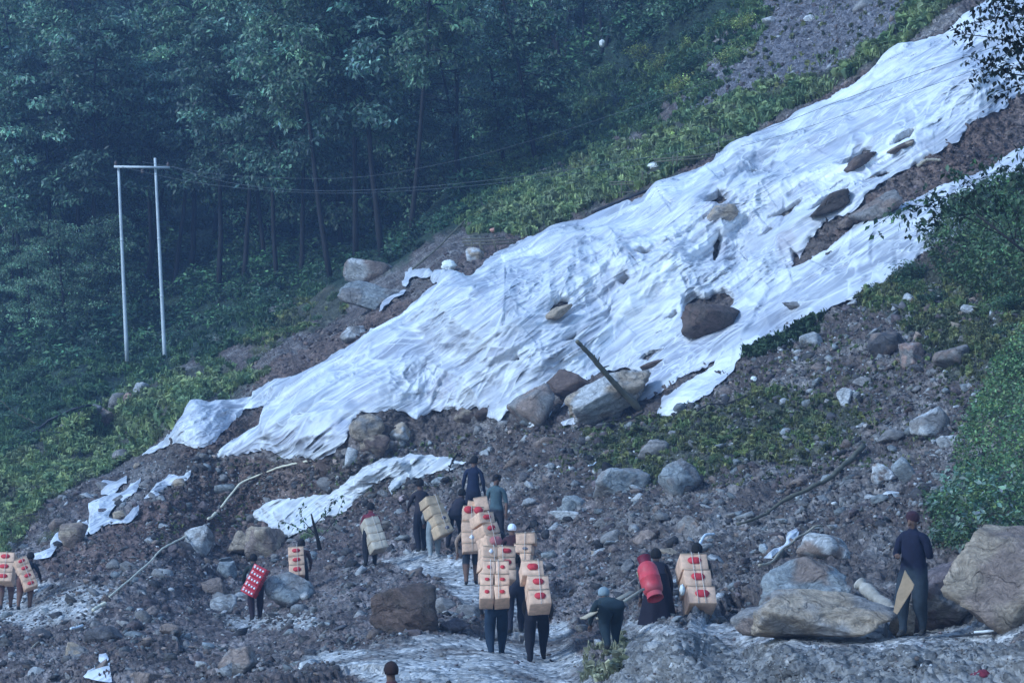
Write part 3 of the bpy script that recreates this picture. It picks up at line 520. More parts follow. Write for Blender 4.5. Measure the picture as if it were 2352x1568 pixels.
BOULD = [
 (783,598,900,655,'pale','pale grey boulder lying on top of a bigger one at the forest edge','redgrey'),
 (786,650,918,726,'grey','big smooth grey boulder under a paler one beside the forest','blue'),
 (870,664,925,692,'grey','small grey rock wedged right of the two stacked boulders',None),
 (785,740,838,786,'pale','pale pointed rock on brown soil just left of the big sheet','grey'),
 (198,935,262,982,'pink','pinkish round boulder in the grass at the end of a boulder row','tan'),
 (242,905,302,948,'grey','grey cracked boulder behind the pinkish one',None),
 (302,874,344,912,'pale','pale wedge boulder highest of the row in the left grass',None),
 (286,896,322,928,'pink','reddish stone between the grey and the pale boulder','brown'),
 (200,930,232,958,'grey','small grey rock peeping over the pinkish boulder',None),
 (425,1208,497,1287,'pale','rounded grey boulder where the two pale pipes meet','grey'),
 (560,1190,650,1290,'tan','large tan boulder half under the bunched sheet','redgrey'),
 (528,1222,590,1282,'tan','lumpy tan rock leaning on the large tan boulder',None),
 (610,1318,718,1402,'blue','big oval bluish boulder beside the porter with red cases','grey'),
 (718,1044,782,1104,'brown','dark brown boulder at the upper end of the pale pipe',None),
 (788,1030,822,1075,'pale','upright pale grey stone right of the dark brown boulder',None),
 (808,953,896,1018,'grey','square grey-green boulder at the lower edge of the big sheet','tan'),
 (890,972,948,1016,'tan','tan angular rock beside the square boulder','pale'),
 (832,998,902,1052,'tan','tan block below the square boulder','brown'),
 (1040,938,1090,976,'tan','tan block at the sheet edge near the middle','brown'),
 (1092,936,1132,964,'brown','mossy dark rock poking out of the sheet hem',None),
 (1172,888,1280,1002,'redgrey','tall streaked brown and grey rock slab facing the path','grey'),
 (1262,853,1352,922,'brown','dark brown lump between the streaked slab and the pale slab',None),
 (1300,850,1482,975,'pale','largest pale slab boulder lying behind the slanting log','tan'),
 (1378,914,1434,962,'grey','grey tooth shaped rock in front of the pale slab',None),
 (1225,995,1290,1035,'redgrey','reddish mud coloured rock below the streaked slab',None),
 (1574,684,1698,772,'brown','dark brown boulder standing in a gap of the white sheet','mud'),
 (1620,458,1690,520,'tan','tan pointed rock lifting the upper sheet','grey'),
 (1256,700,1312,734,'tan','low tan rock showing through the sheet left of the middle',None),
 (1936,352,2008,396,'brown','long brown rock in a slit near the top right of the sheet','mud'),
 (1866,438,1962,496,'mud','brown soil lump in a long slit of the sheet',None),
 (2040,316,2112,352,'tan','flat tan stone at the upper slit of the sheet','brown'),
 (1960,440,2085,512,'redgrey','long rounded boulder at the lower end of the brown band','grey'),
 (1922,498,1962,528,'redgrey','small reddish pointed rock at the tip of the brown band',None),
 (1474,818,1540,850,'brown','flat dark rock in a slit between two sheets',None),
 (2078,938,2176,1018,'pale','largest pale cracked boulder in the right hand rubble','grey'),
 (2008,988,2072,1026,'grey','layered grey rock left of the pale cracked boulder',None),
 (2155,998,2214,1030,'white','flat whitish slab right of the pale cracked boulder',None),
 (1518,1064,1606,1162,'grey','pyramid shaped grey boulder with one pale face above the rubble','blue'),
 (1350,1066,1482,1158,'blue','broad bluish rock mass overgrown at its top','grey'),
 (1280,1140,1342,1186,'blue','grey block left below the broad bluish rock',None),
 (1268,1168,1346,1198,'white','thin whitish slab under the grey block',None),
 (1458,1214,1518,1256,'redgrey','rounded brownish stone alone in fine rubble above the gas cylinder',None),
 (2050,1053,2106,1112,'blue','rounded bluish boulder below the pale cracked one',None),
 (1998,1066,2052,1116,'white','whitish streaked rock beside the rounded bluish boulder','redgrey'),
 (2014,1123,2072,1152,'white','white oblong slab in the rubble under the bluish boulder',None),
 (1988,752,2082,832,'redgrey','bulky brown grey boulder in the upper right rubble','dark'),
 (2064,790,2122,852,'pink','boulder with a pinkish cap right of the bulky one','grey'),
 (2148,792,2242,852,'grey','wide mottled grey boulder at the edge of the right shrubs','redgrey'),
 (1838,758,1886,802,'pale','slanted pale slab below the long sheet',None),
 (2210,698,2262,736,'pale','slanted pale slab in the grass on the right',None),
 (1924,893,1962,940,'pale','narrow slanted pale slab amid mixed weeds',None),
 (1800,690,1860,712,'grey','flat grey rock just under the sheet edge',None),
 (1962,866,2012,894,'grey','grey flat rock below the bulky brown boulder',None),
 (2176,1225,2460,1462,'tan','huge rusty brown boulder at the right edge behind the pipe','redgrey'),
 (2040,1285,2236,1468,'purple','dark purplish block between the huge boulder and the man','grey'),
 (1758,1288,1980,1420,'blue','large boulder with a blue grey and a brown side','redgrey'),
 (1700,1362,2040,1490,'grey','wide streaked grey and tan boulder lowest of its heap','tan'),
 (1838,1228,1962,1304,'redgrey','long grained slab leaning over the big boulders','pale'),
 (1686,1398,1790,1462,'redgrey','low brownish rock at the left foot of the wide boulder','grey'),
 (2040,1388,2100,1468,'tan','narrow tan rock under the man with the board',None),
 (852,1345,1000,1470,'mud','massive clod of dark brown mud left of the path','brown'),
 (986,1374,1044,1412,'grey','smooth grey stone topmost beside the mud clod',None),
 (946,1394,992,1432,'blue','bluish stone touching the mud clod',None),
 (1040,1380,1108,1424,'grey','grey stone pair beside the path edge',None),
 (1014,1420,1078,1452,'purple','purplish flat stone by the path edge',None),
 (926,1428,984,1456,'redgrey','light brown cobble at the foot of the mud clod',None),
 (480,1366,540,1408,'grey','light sided grey rock left of the red case porter','pale'),
 (502,1290,550,1330,'blue','slanting slate coloured rock under the tan boulders',None),
 (466,1328,524,1366,'redgrey','brownish rock below the slate coloured one',None),
 (148,1476,204,1512,'grey','grey knobbly stone in the lower left rubble','tan'),
 (198,1440,288,1482,'dark','long dark rock behind the knobbly stone',None),
 (362,1432,416,1464,'redgrey','box shaped stone in the lower left rubble',None),
 (508,1480,602,1556,'grey','half buried boulder with a split face near the bottom','redgrey'),
 (308,1532,366,1584,'redgrey','wedge of grey stone cut by the bottom of the picture',None),
 (1740,40,1790,62,'pale','grey white rock on the upper scree',None),
 (1845,36,1878,54,'white','white rock first of a pair on the upper scree',None),
 (1882,48,1910,64,'white','white rock second of a pair on the upper scree',None),
 (1960,0,2000,38,'grey','grey upright rock at the top of the scree',None),
 (1060,566,1108,610,'tan','tan rock under the broken rail stand','pale'),
 (2120,1300,2230,1400,'purple','dark rock behind the man with the board',None),
 (1555,1180,1610,1235,'redgrey','upright brownish rock under the pyramid boulder','grey'),
 (1470,1010,1545,1060,'grey','grey rock covered by weeds in the green patch',None),
 (260,1030,300,1062,'grey','small mossy rock in the left grass',None),
 (395,1095,428,1120,'tan','tan stone under the narrow sheet strip',None),
 (255,1165,292,1195,'tan','tan stone in the fold of the crumpled scrap',None),
 (140,1190,205,1265,'tan','tan rock showing through the scrap on the soil bank','redgrey'),
]
NOROLL = {}
for i, b in enumerate(BOULD):
    size = max(b[2]-b[0], b[3]-b[1])
    lift = -0.25 if (b[1] < 900 and 1250 < b[0] < 2120 and 'slab below' not in b[5] and 'scree' not in b[5] and 'bulky' not in b[5] and 'pinkish cap' not in b[5]) else 0.0
    if any(w in b[5] for w in ('gap of the white', 'upper sheet', 'through the sheet left', 'slit', 'end of the brown band', 'tip of the brown')): lift = -0.5; NOROLL[b[5]] = -30
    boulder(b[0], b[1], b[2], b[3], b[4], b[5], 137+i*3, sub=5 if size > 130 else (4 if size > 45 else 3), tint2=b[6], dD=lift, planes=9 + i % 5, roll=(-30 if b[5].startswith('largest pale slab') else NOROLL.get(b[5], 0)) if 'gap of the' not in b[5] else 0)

# loose stones: the largest as single stones, the countless small rest as rubble
def in_any(u, v, polys):
    m = np.zeros(np.shape(u), bool)
    for p in polys:
        if len(p) > 2: m |= inpoly(u, v, p)
    return m
SHEETS = [POLY_MAIN, POLY_LOW, POLY_FLAP, POLY_LEFT, POLY_HEAP]
Z_RUB = [[(-10,1290),(60,1210),(200,1110),(330,1060),(480,1040),(520,1075),(330,1160),(100,1290)],[(-10,1300),(100,1290),(330,1160),(480,1070),(800,1050),(1150,980),(1280,1000),(1500,960),(1750,820),(1900,725),(2130,640),(2352,640),(2352,1250),(2180,1250),(2040,1290),(1960,1230),(1750,1300),(1700,1430),(1400,1430),(1380,1568),(-10,1568)]]
def sample(n, polys, excl=(), vmin=-10, seed=1):
    r = np.random.default_rng(seed); out = []
    P = np.concatenate([np.array(p, float) for p in polys]); lo = np.maximum(P.min(0), (-60, -60)); hi = np.minimum(P.max(0), (2420, 1620)); t = 0
    while t < n:
        u = r.uniform(lo[0], hi[0], n*3); v = r.uniform(lo[1], hi[1], n*3); k = in_any(u, v, polys)
        if excl: k &= ~in_any(u, v, excl)
        out.append(np.c_[u[k], v[k]]); t += k.sum()
        if k.sum() == 0: break
    return np.concatenate(out)[:n]
stone_me = []
for k in range(14):
    V, Fc = rock_geo(500+k, 3 if k < 8 else 2, 8 + k % 4, .05, .015)
    st = ridged(V[:,0]*1.3+k, V[:,1]*2, V[:,2]*4, 2, 3); tk = ['grey','grey','blue','redgrey','pale','purple','grey','tan','dark','redgrey','blue','grey','pale','brown'][k]
    stone_me.append((mesh_np('stone', V, Fc, M['stone'], np.array(TINT[tk])*(.85+.25*st)[:,None], smooth=True), tk))
spots = sample(255, Z_RUB, SHEETS + Z_PATH + [[(1150,1000),(2000,940),(2000,1120),(1300,1080)]], seed=12)
words = {'grey':'grey','blue':'bluish grey','redgrey':'brownish','pale':'pale','purple':'purplish','tan':'tan','dark':'dark','brown':'dark brown'}
for i, (u, v) in enumerate(spots):
    k = int(RNG.integers(0, 14)); me_, tk = stone_me[k]; g = S1(u, v)
    s = float(RNG.uniform(8, 20) if RNG.random() < .8 else RNG.uniform(18, 30))/F*g.y*(1.0 if v > 1100 else .8)
    o = obj('stone', me_, loc=tuple(g + Vector((0, 0, s*.18)))); o.scale = (s*RNG.uniform(.8, 1.5), s*RNG.uniform(.7, 1.2), s*RNG.uniform(.4, .8)); o.rotation_euler = (RNG.uniform(-.5, .5), RNG.uniform(-.2, .7), RNG.uniform(0, 6.3))
    zone = ('in the lower left rubble' if u < 850 and v > 1400 else 'on the brown soil below the bunched sheet' if u < 850 else 'in the rubble around the path' if u < 1400 else 'in the fine debris above the path' if v > 1120 and u < 1750 else 'in the debris slope under the long sheet')
    sz = 'small' if s/g.y*F < 12 else 'large'
    tag(o, f'{sz} {words[tk]} loose stone {zone}', 'stone', f'{sz} {words[tk]} loose stones {zone}')
def hull_proto(seed):
    r = np.random.default_rng(seed); P = r.normal(size=(11, 3)); P /= np.linalg.norm(P, axis=1)[:, None]; P *= r.uniform(.75, 1.1, (11, 1))
    bm = bmesh.new(); [bm.verts.new(p) for p in P]; res = bmesh.ops.convex_hull(bm, input=bm.verts)
    bmesh.ops.delete(bm, geom=[e for e in res['geom_interior'] if isinstance(e, bmesh.types.BMVert)], context='VERTS'); bm.verts.index_update()
    V = np.array([v.co[:] for v in bm.verts]); Fc = np.array([[v.index for v in f.verts] for f in bm.faces if len(f.verts) == 3]); bm.free(); return V, Fc
def rand_rots(n, r, tx=3.14, ty=3.14):
    a, b, c = r.uniform(-tx, tx, n), r.uniform(-ty, ty, n), r.uniform(0, 6.283, n)
    ca, sa, cb, sb, cc, sc = np.cos(a), np.sin(a), np.cos(b), np.sin(b), np.cos(c), np.sin(c); Z_ = np.zeros(n); O = np.ones(n)
    Rx = np.stack([O,Z_,Z_, Z_,ca,-sa, Z_,sa,ca], -1).reshape(n,3,3); Ry = np.stack([cb,Z_,sb, Z_,O,Z_, -sb,Z_,cb], -1).reshape(n,3,3); Rz = np.stack([cc,-sc,Z_, sc,cc,Z_, Z_,Z_,O], -1).reshape(n,3,3)
    return Rz @ Ry @ Rx
def scatter(protos, P, S, Rm, Cc, pick):
    """join many transformed copies of small shapes into one array"""
    VV, FF, CC, o = [], [], [], 0
    for k, pr in enumerate(protos):
        m = pick == k; n = m.sum()
        if n == 0: continue
        V, Fc = pr[0], pr[1]; W = np.einsum('nij,nvj->nvi', Rm[m], V[None]*S[m][:, None, :]) + P[m][:, None, :]
        VV.append(W.reshape(-1, 3)); FF.append((Fc[None]+(np.arange(n)*len(V))[:, None, None]+o).reshape(-1, Fc.shape[1])); o += n*len(V)
        pc = pr[2] if len(pr) > 2 else np.ones((len(V), 3)); CC.append((Cc[m][:, None, :]*pc[None]).reshape(-1, 3))
    return np.concatenate(VV), np.concatenate(FF), np.concatenate(CC)
hp = [hull_proto(k) for k in range(12)]
def rubble(n, polys, excl, smin, smax, seed, label, cmul=1.0, tones=None, powr=2.2):
    r = np.random.default_rng(seed); uv = sample(n, polys, excl, seed=seed)
    dens = fbm(uv[:,0]/90, uv[:,1]/60, 0, 2, 33); uv = uv[r.random(n) < np.clip(.75+1.3*dens, .2, 1)]; n = len(uv)
    P = surf(uv[:,0], uv[:,1]); s = smin*(1-r.random(n)*(1-(smin/smax)**powr))**(-1/powr)
    S = s[:, None]*np.stack([r.uniform(.8,1.5,n), r.uniform(.7,1.1,n), r.uniform(.35,.8,n)], -1)
    P[:,2] += s*.15
    tn = np.array(tones if tones is not None else [TINT[k] for k in ['grey','grey','blue','redgrey','purple','dark','pale','dark']]); Cc = tn[r.integers(0, len(tn), n)]*np.exp(r.normal(-.1, .38, (n,1)))*cmul
    V, Fc, C = scatter(hp, P, S, rand_rots(n, r, .6, .8), Cc, r.integers(0, 12, n))
    o = obj('rubble', mesh_np('rubble', V, Fc, M['stone'], C)); tag(o, label, 'rubble', kind='stuff')
rubble(30000, Z_RUB, SHEETS + Z_PATH[:1] + Z_PATH[2:3], .03, .26, 1, 'countless small broken stones over the debris slope')
rubble(350, Z_PATH, [], .02, .07, 2, 'small stones strewn on the pale muddy path')
rubble(5600, Z_BROWN + [Z_BAND, [(470,860),(560,800),(700,740),(790,725),(720,860),(560,920)], [(640,860),(700,800),(900,690),(1000,600),(1120,540),(1500,420),(1500,440),(1100,620),(1000,660),(860,770)]], SHEETS[:1]+SHEETS[4:], .03, .16, 3, 'brownish clods and stones on the torn soil above the sheet', tones=[TINT['brown'], TINT['redgrey'], TINT['mud'], TINT['purple']])
rubble(2200, [Z_UPSCREE], [], .03, .22, 4, 'grey stones on the high scree', tones=[TINT['grey'], TINT['purple'], TINT['redgrey'], TINT['pale']], cmul=.85)
rubble(2200, [[(1440,1418),(1700,1425),(1880,1450),(2352,1440),(2352,1580),(1400,1580)]], [], .012, .06, 6, 'gravel in the face of the road bank', cmul=1.1)

# ---------------------------------------------------------------- leaves, shrubs, trees
def leaf_cloud(C, n_per, spread, size, r, droop=.5, col=(.05,.08,.04), cvar=.3, narrow=.45, clumpc=None):
    """diamond leaves, four corners each and folded along the rib, around centres C"""
    n = len(C)*n_per; ctr = np.repeat(C, n_per, 0)
    d = r.normal(size=(n, 3)); d /= np.linalg.norm(d, axis=1)[:, None]; d *= r.random((n, 1))**.45
    P = ctr + d*np.asarray(spread)
    L = size*r.uniform(.6, 1.3, n)
    az = r.uniform(0, 6.283, n); el = r.normal(-droop, .45, n)
    ax = np.stack([np.cos(az)*np.cos(el), np.sin(az)*np.cos(el), np.sin(el)], -1)
    up = r.normal(size=(n, 3))*.55 + np.array([0, 0, 1.0]); sd = np.cross(ax, up); sd /= np.linalg.norm(sd, axis=1)[:, None]+1e-9; nn = np.cross(sd, ax)
    W = L*narrow*.5
    V = np.stack([P, P+ax*(L*.45)[:,None]+sd*W[:,None]+nn*(W*.35)[:,None], P+ax*L[:,None], P+ax*(L*.45)[:,None]-sd*W[:,None]+nn*(W*.35)[:,None]], 1).reshape(-1, 3)
    i = np.arange(n)*4; Fc = np.stack([np.stack([i, i+1, i+2], -1), np.stack([i, i+2, i+3], -1)], 1).reshape(-1, 3)
    base = np.array(col)*np.exp(r.normal(0, cvar, (n, 1)))
    cl = np.repeat(np.exp(r.normal(0, cvar*.8, (len(C), 1))), n_per, 0) if clumpc is None else np.repeat(clumpc, n_per, 0)
    hue = 1 + r.normal(0, .10, (n, 3)); return V, Fc, np.repeat(base*cl*hue, 4, 0)
def tube(pts, rad, sides=6):
    pts = np.array(pts, float); n = len(pts); t = np.gradient(pts, axis=0); t /= np.linalg.norm(t, axis=1)[:, None]+1e-9
    ref = np.array([0, 0, 1.0]) if abs(t[:,2]).mean() < .8 else np.array([1.0, 0, 0])
    a = np.cross(t, ref); a /= np.linalg.norm(a, axis=1)[:, None]+1e-9; b = np.cross(t, a)
    th = np.arange(sides)*2*np.pi/sides; rad = np.broadcast_to(np.asarray(rad, float), (n,))
    V = pts[:,None,:] + rad[:,None,None]*(a[:,None,:]*np.cos(th)[None,:,None]+b[:,None,:]*np.sin(th)[None,:,None]); V = V.reshape(-1, 3)
    Fc = []
    for i in range(n-1):
        for k in range(sides):
            k2 = (k+1) % sides; Fc += [[i*sides+k, i*sides+k2, (i+1)*sides+k2], [i*sides+k, (i+1)*sides+k2, (i+1)*sides+k]]
    V = np.concatenate([V, pts[:1], pts[-1:]]); c0, c1 = n*sides, n*sides+1
    for k in range(sides): Fc += [[c0, (k+1) % sides, k], [c1, (n-1)*sides+k, (n-1)*sides+(k+1) % sides]]
    return V, np.array(Fc)
def join(gs):
    V, Fc, o = [], [], 0
    for v, f in gs: V.append(v); Fc.append(f+o); o += len(v)
    return np.concatenate(V), np.concatenate(Fc)
def bend(p, d, L, r, n=5, wob=.12, curve=(0,0,0)):
    pts = [np.array(p, float)]; d = np.array(d, float); d /= np.linalg.norm(d)
    for i in range(n):
        d = d + r.normal(0, wob, 3) + np.array(curve)/n; d /= np.linalg.norm(d); pts.append(pts[-1]+d*L/n)
    return pts
def tree_proto(seed, H=13, low=.4, rad=2.6, nb=26, pads=4, leaves=85, col=(.105,.175,.12), size=.28, lean=.06, trunks=1):
    r = np.random.default_rng(seed); wood = []; cen = []
    for tk in range(trunks):
        tr = bend((r.normal(0,.25) if trunks > 1 else 0, r.normal(0,.25) if trunks > 1 else 0, -.4), (r.normal(0, lean*(1+tk)), r.normal(0, lean), 1), H, r, 9, .035)
        tr = np.array(tr); wood.append(tube(tr, np.linspace(.14, .03, len(tr)), 6))
        for k in range(nb//trunks):
            f = low + (1-low)*((k+r.random())/(nb//trunks)); i = f*(len(tr)-1); p = tr[int(i)]*(1-i % 1)+tr[min(int(i)+1, len(tr)-1)]*(i % 1)
            az = r.uniform(0, 6.283); L = rad*(1.15-.75*abs(f-.62)*1.4)*r.uniform(.6, 1.15)
            br = np.array(bend(p, (math.cos(az), math.sin(az), r.uniform(.1, .7)), L, r, 5, .12, (0, 0, -.9)))
            wood.append(tube(br, np.linspace(.045, .012, len(br)), 4))
            for q in range(pads): cen.append(br[-1-q % 4] + r.normal(0, .32, 3)*np.array([1, 1, .5]))
    cen = np.array(cen); hgt = sstep(low*H*.8, H, cen[:,2])[:, None]; cc = np.exp(r.normal(0, .45, (len(cen), 1)))
    V, Fc, C = leaf_cloud(cen, leaves, (.75, .75, .34), size, r, .55, col, .28, .42, cc)
    wv, wf = join(wood)
    return mesh_np('crown', V, Fc, M['leaf'], C), mesh_np('trunk', wv, wf, M['bark'], smooth=True)
TREES = [tree_proto(11, 13.5, .42, 2.7, 30, 4, 80), tree_proto(12, 12, .48, 2.5, 26, 4, 80, (.09,.155,.12)), tree_proto(13, 14.5, .5, 2.5, 28, 4, 80, (.12,.195,.115)),
         tree_proto(14, 11, .12, 2.9, 34, 4, 80, (.135,.22,.13)), tree_proto(15, 9, .1, 2.4, 28, 4, 75, (.16,.25,.15), .22), tree_proto(16, 12.5, .3, 3.0, 32, 4, 80, (.08,.13,.105), .22, .12, 3)]
def plant_tree(k, u, v, s, label, group, rz=None, D=None):
    g = S1(u, v) if D is None else PT(u, v, D)
    e = empty('tree', tuple(g), (RNG.normal(0, .03), RNG.normal(0, .03), RNG.uniform(0, 6.28) if rz is None else rz)); e.scale = (s*RNG.uniform(.9, 1.1),)*2 + (s*RNG.uniform(.92, 1.1),)
    tag(e, label, 'tree', group); obj('crown', TREES[k][0], e); obj('trunk', TREES[k][1], e)
    return e
G1 = 'slender trees at the foot of the forest'; G2 = 'forest trees higher up the hill'
ORD = ['first','second','third','fourth','fifth','sixth','seventh','eighth','ninth','tenth','eleventh','twelfth','thirteenth','fourteenth']
front = sorted([(120,690),(175,660),(215,700),(262,668),(330,655),(398,672),(440,640),(505,668),(560,650),(640,668),(690,640),(760,632),(820,600),(880,590),(940,560),(60,700),(610,610),(350,615)])
lefts = [q for q in front if q[0] < 290]; rights = [q for q in front if q[0] > 375]
for i, (u, v) in enumerate(front):
    lb_ = f'{ORD[lefts.index((u, v))]} slender bare trunked tree from the left, behind the low bushy trees' if (u, v) in lefts else f'{ORD[rights.index((u, v))]} slender bare trunked tree right of the twin poles at the forest foot' if (u, v) in rights else ('nearer' if v > 640 else 'farther') + ' slender dark tree seen between the two poles'
    plant_tree([0,1,2][i % 3], u, v, .95 if u > 100 else .8, lb_, G1)
bushy = sorted([(-20,800),(70,760),(150,770),(200,735),(30,700),(240,740),(110,640),(-30,640)])
for i, (u, v) in enumerate(bushy):
    plant_tree([3,4][i % 2], u, v, .42 + .1*(i % 3), f'{ORD[i]} low bushy tree counted from the left edge, leafy to the ground', 'bushy low trees left of the poles')
row = 0
for v in (540, 450, 360, 270, 180, 90, 0, -90, -180):
    umax = {540:1000, 450:1090, 360:1240, 270:1330, 180:1420, 90:1560, 0:1660, -90:1720, -180:1800}[v]
    for u in np.arange(-336 + 35*(row % 2), umax, 92):
        uu, vv = u + RNG.normal(0, 18), v + RNG.normal(0, 16)
        if 1080 < uu < 1500 and 80 < vv < 330: continue
        zu = 'left of the poles' if uu < 300 else 'above the twin poles' if uu < 560 else 'right of the poles' if uu < 850 else 'above the stacked boulders' if uu < 1130 else 'beside the bright slope'
        zv = 'lowest' if vv > 400 else 'middle' if vv > 160 else 'highest'
        plant_tree(int(RNG.choice([0,3,3,3,5,4,4,5])), uu, vv, float(RNG.uniform(.75, 1.05))*(1 if uu < 1000 else .8), f'dark leafy forest tree {zu}, in the {zv} rows of the hill', f'{zv} row trees {zu}')
    row += 1
for u, v, k, s, rz in [(1265,165,5,.62,.3),(1300,165,5,.66,2.0),(1345,150,0,.62,1.0),(1215,150,1,.6,4.0),(1395,120,5,.6,5.0),(1360,90,2,.7,0),(1450,60,0,.62,3)]:
    plant_tree(k, u, v, s, 'dark tree with leaning bare trunks above the bright shrubs', 'dark leaning trees above the bright shrubs', rz)
def bush_geo(seed, n, leaves, size, col):
    r = np.random.default_rng(seed); d = r.normal(size=(n, 3)); d /= np.linalg.norm(d, axis=1)[:, None]; d[:,2] = np.abs(d[:,2]); C = d*r.uniform(.45, 1.0, (n, 1))*np.array([1, 1, .8])
    return leaf_cloud(C, leaves, .24, size, r, .3, col, .3, .42, np.exp(r.normal(0, .3, (n, 1))))
def bush_proto(seed, n=70, leaves=14, size=.12, col=(.06,.10,.035), flat=.75, narrow=.4, droop=.2, cv=.3, stems=True):
    r = np.random.default_rng(seed); d = r.normal(size=(n, 3)); d /= np.linalg.norm(d, axis=1)[:, None]; d[:,2] = np.abs(d[:,2]); rr = r.uniform(.45, 1.0, (n, 1)); C = d*rr*np.array([1, 1, flat])
    lump = 1+.28*perlin(C[:,0]*2.2+seed, C[:,1]*2.2, C[:,2]*2.2)[:, None]; C = C*lump
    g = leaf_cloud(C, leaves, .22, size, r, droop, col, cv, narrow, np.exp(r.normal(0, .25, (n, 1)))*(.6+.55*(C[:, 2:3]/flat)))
    st = [tube(bend((0,0,-.15), (c[0], c[1], c[2]+.4), np.linalg.norm(c), r, 3, .1), [.02,.015,.01,.006], 3) for c in C[::7]]
    sv, sf = join(st); V = np.concatenate([g[0], sv]); Fc = np.concatenate([g[1], sf+len(g[0])]); Cc = np.concatenate([g[2], np.tile([.05,.045,.03], (len(sv), 1))])
    return mesh_np('shrub', V, Fc, M['leaf'], Cc)
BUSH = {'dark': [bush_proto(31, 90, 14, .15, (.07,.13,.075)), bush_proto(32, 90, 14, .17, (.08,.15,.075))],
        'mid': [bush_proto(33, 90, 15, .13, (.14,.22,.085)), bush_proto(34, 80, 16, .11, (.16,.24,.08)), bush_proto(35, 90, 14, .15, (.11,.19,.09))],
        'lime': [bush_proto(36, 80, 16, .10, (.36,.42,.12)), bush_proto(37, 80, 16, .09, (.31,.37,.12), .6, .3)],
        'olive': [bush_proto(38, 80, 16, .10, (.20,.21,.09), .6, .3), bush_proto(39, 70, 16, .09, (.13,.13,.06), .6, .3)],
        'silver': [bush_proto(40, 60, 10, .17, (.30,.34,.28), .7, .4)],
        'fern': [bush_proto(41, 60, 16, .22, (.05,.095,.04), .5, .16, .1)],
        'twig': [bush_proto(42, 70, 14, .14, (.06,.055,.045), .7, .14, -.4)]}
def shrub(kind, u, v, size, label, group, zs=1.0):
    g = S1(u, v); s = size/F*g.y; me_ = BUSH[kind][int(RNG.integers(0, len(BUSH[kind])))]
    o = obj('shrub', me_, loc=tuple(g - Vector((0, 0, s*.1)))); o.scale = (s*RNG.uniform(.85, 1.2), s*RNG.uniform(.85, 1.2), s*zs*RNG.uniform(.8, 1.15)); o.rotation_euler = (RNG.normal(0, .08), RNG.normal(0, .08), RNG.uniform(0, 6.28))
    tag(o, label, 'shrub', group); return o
def shrubs(n, poly, kinds, smin, smax, label, group, seed, zs=1.0, excl=(), stuff=False):
    r = np.random.default_rng(seed); pts = sample(n*6, [poly], list(excl), seed=seed); keep = []
    for p in pts:
        if all((p[0]-q[0])**2+(p[1]-q[1])**2*1.6 > (.55*(smin+smax)/2)**2*1.2 for q in keep): keep.append(p)
        if len(keep) >= n: break
    if stuff:
        kp = np.array(keep); m_ = len(kp); P = surf(kp[:,0], kp[:,1]); sz = r.uniform(smin, smax, m_)/F*P[:,1]; pr = [bush_geo(300+q, 46, 9, .26, c_) for q, c_ in enumerate([(.05,.10,.05),(.065,.125,.055),(.045,.085,.05)])]
        V, Fc, C = scatter(pr, P, sz[:,None]*r.uniform(.85, 1.2, (m_, 3)), rand_rots(m_, r, .1, .1), np.exp(r.normal(0, .25, (m_, 1)))*np.ones((m_, 3)), r.integers(0, 3, m_))
        tag(obj('undergrowth', mesh_np('undergrowth', V, Fc, M['leaf'], C)), label, kind='stuff'); return
    for p in keep: shrub(kinds[int(r.integers(0, len(kinds)))], p[0], p[1], r.uniform(smin, smax), label, group, zs)
# forest foot
shrubs(110, [(-40,560),(300,540),(1000,470),(1040,520),(860,600),(640,690),(450,780),(250,840),(-40,860)], ['dark','dark','mid'], 36, 62, 'broad dark shrub filling the shade between the trunks', 'shrubs between the trunks', 50, stuff=True)
shrubs(60, [(1040,520),(1080,300),(1150,60),(1500,-20),(1700,-20),(1500,120),(1250,230),(1120,420)], ['dark','mid'], 40, 66, 'blue green shrub on the shaded hill behind the leaning trees', 'shrubs on the shaded hill', 49, stuff=True)
shrubs(46, [(-40,830),(100,800),(260,800),(420,780),(560,690),(700,650),(780,640),(700,700),(560,760),(440,830),(330,880),(180,950),(60,1020),(-40,1060)], ['dark','dark','mid','fern'], 26, 48, 'dark leafy shrub in the undergrowth at the foot of the forest', 'shrubs in the undergrowth at the forest foot', 51)
shrubs(30, [(420,640),(640,620),(860,560),(1000,520),(1080,500),(960,590),(800,620),(640,690),(480,720)], ['dark'], 30, 52, 'very dark shrub in the deep shade of the forest edge', 'shrubs in the deep shade', 52, stuff=True)
shrubs(40, [(1060,500),(1110,380),(1180,260),(1300,200),(1450,150),(1600,60),(1720,-20),(1780,40),(1700,160),(1600,230),(1500,300),(1330,350),(1240,420),(1120,500)], ['mid','mid','dark','lime'], 30, 60, 'round fresh green shrub on the slope right of the dark forest', 'fresh green shrubs right of the forest', 53)
shrubs(26, [(1040,430),(1100,250),(1120,120),(1200,160),(1300,160),(1380,180),(1330,280),(1220,330),(1130,440)], ['dark','mid'], 36, 66, 'blue green shrub under the dark leaning trees', 'shrubs under the leaning trees', 54)
shrubs(34, [(1090,530),(1140,450),(1280,400),(1400,340),(1480,350),(1470,400),(1340,470),(1220,520),(1140,540)], ['mid','lime','olive'], 18, 34, 'yellow green shrub above the left shoulder of the big sheet', 'yellow green shrubs above the sheet shoulder', 55)
shrubs(34, [(1500,310),(1650,250),(1780,195),(1850,195),(1830,235),(1740,290),(1640,340),(1540,390),(1480,380)], ['lime','mid','olive'], 16, 32, 'bright grass green shrub between the scree and the sheet', 'bright shrubs between scree and sheet', 56)
shrubs(16, [(1850,190),(1960,150),(2040,90),(2120,0),(2200,-10),(2090,80),(1990,150),(1890,220)], ['olive','mid'], 14, 28, 'olive tuft like shrub on the bank at the top of the sheet', 'olive shrubs at the top of the sheet', 57)
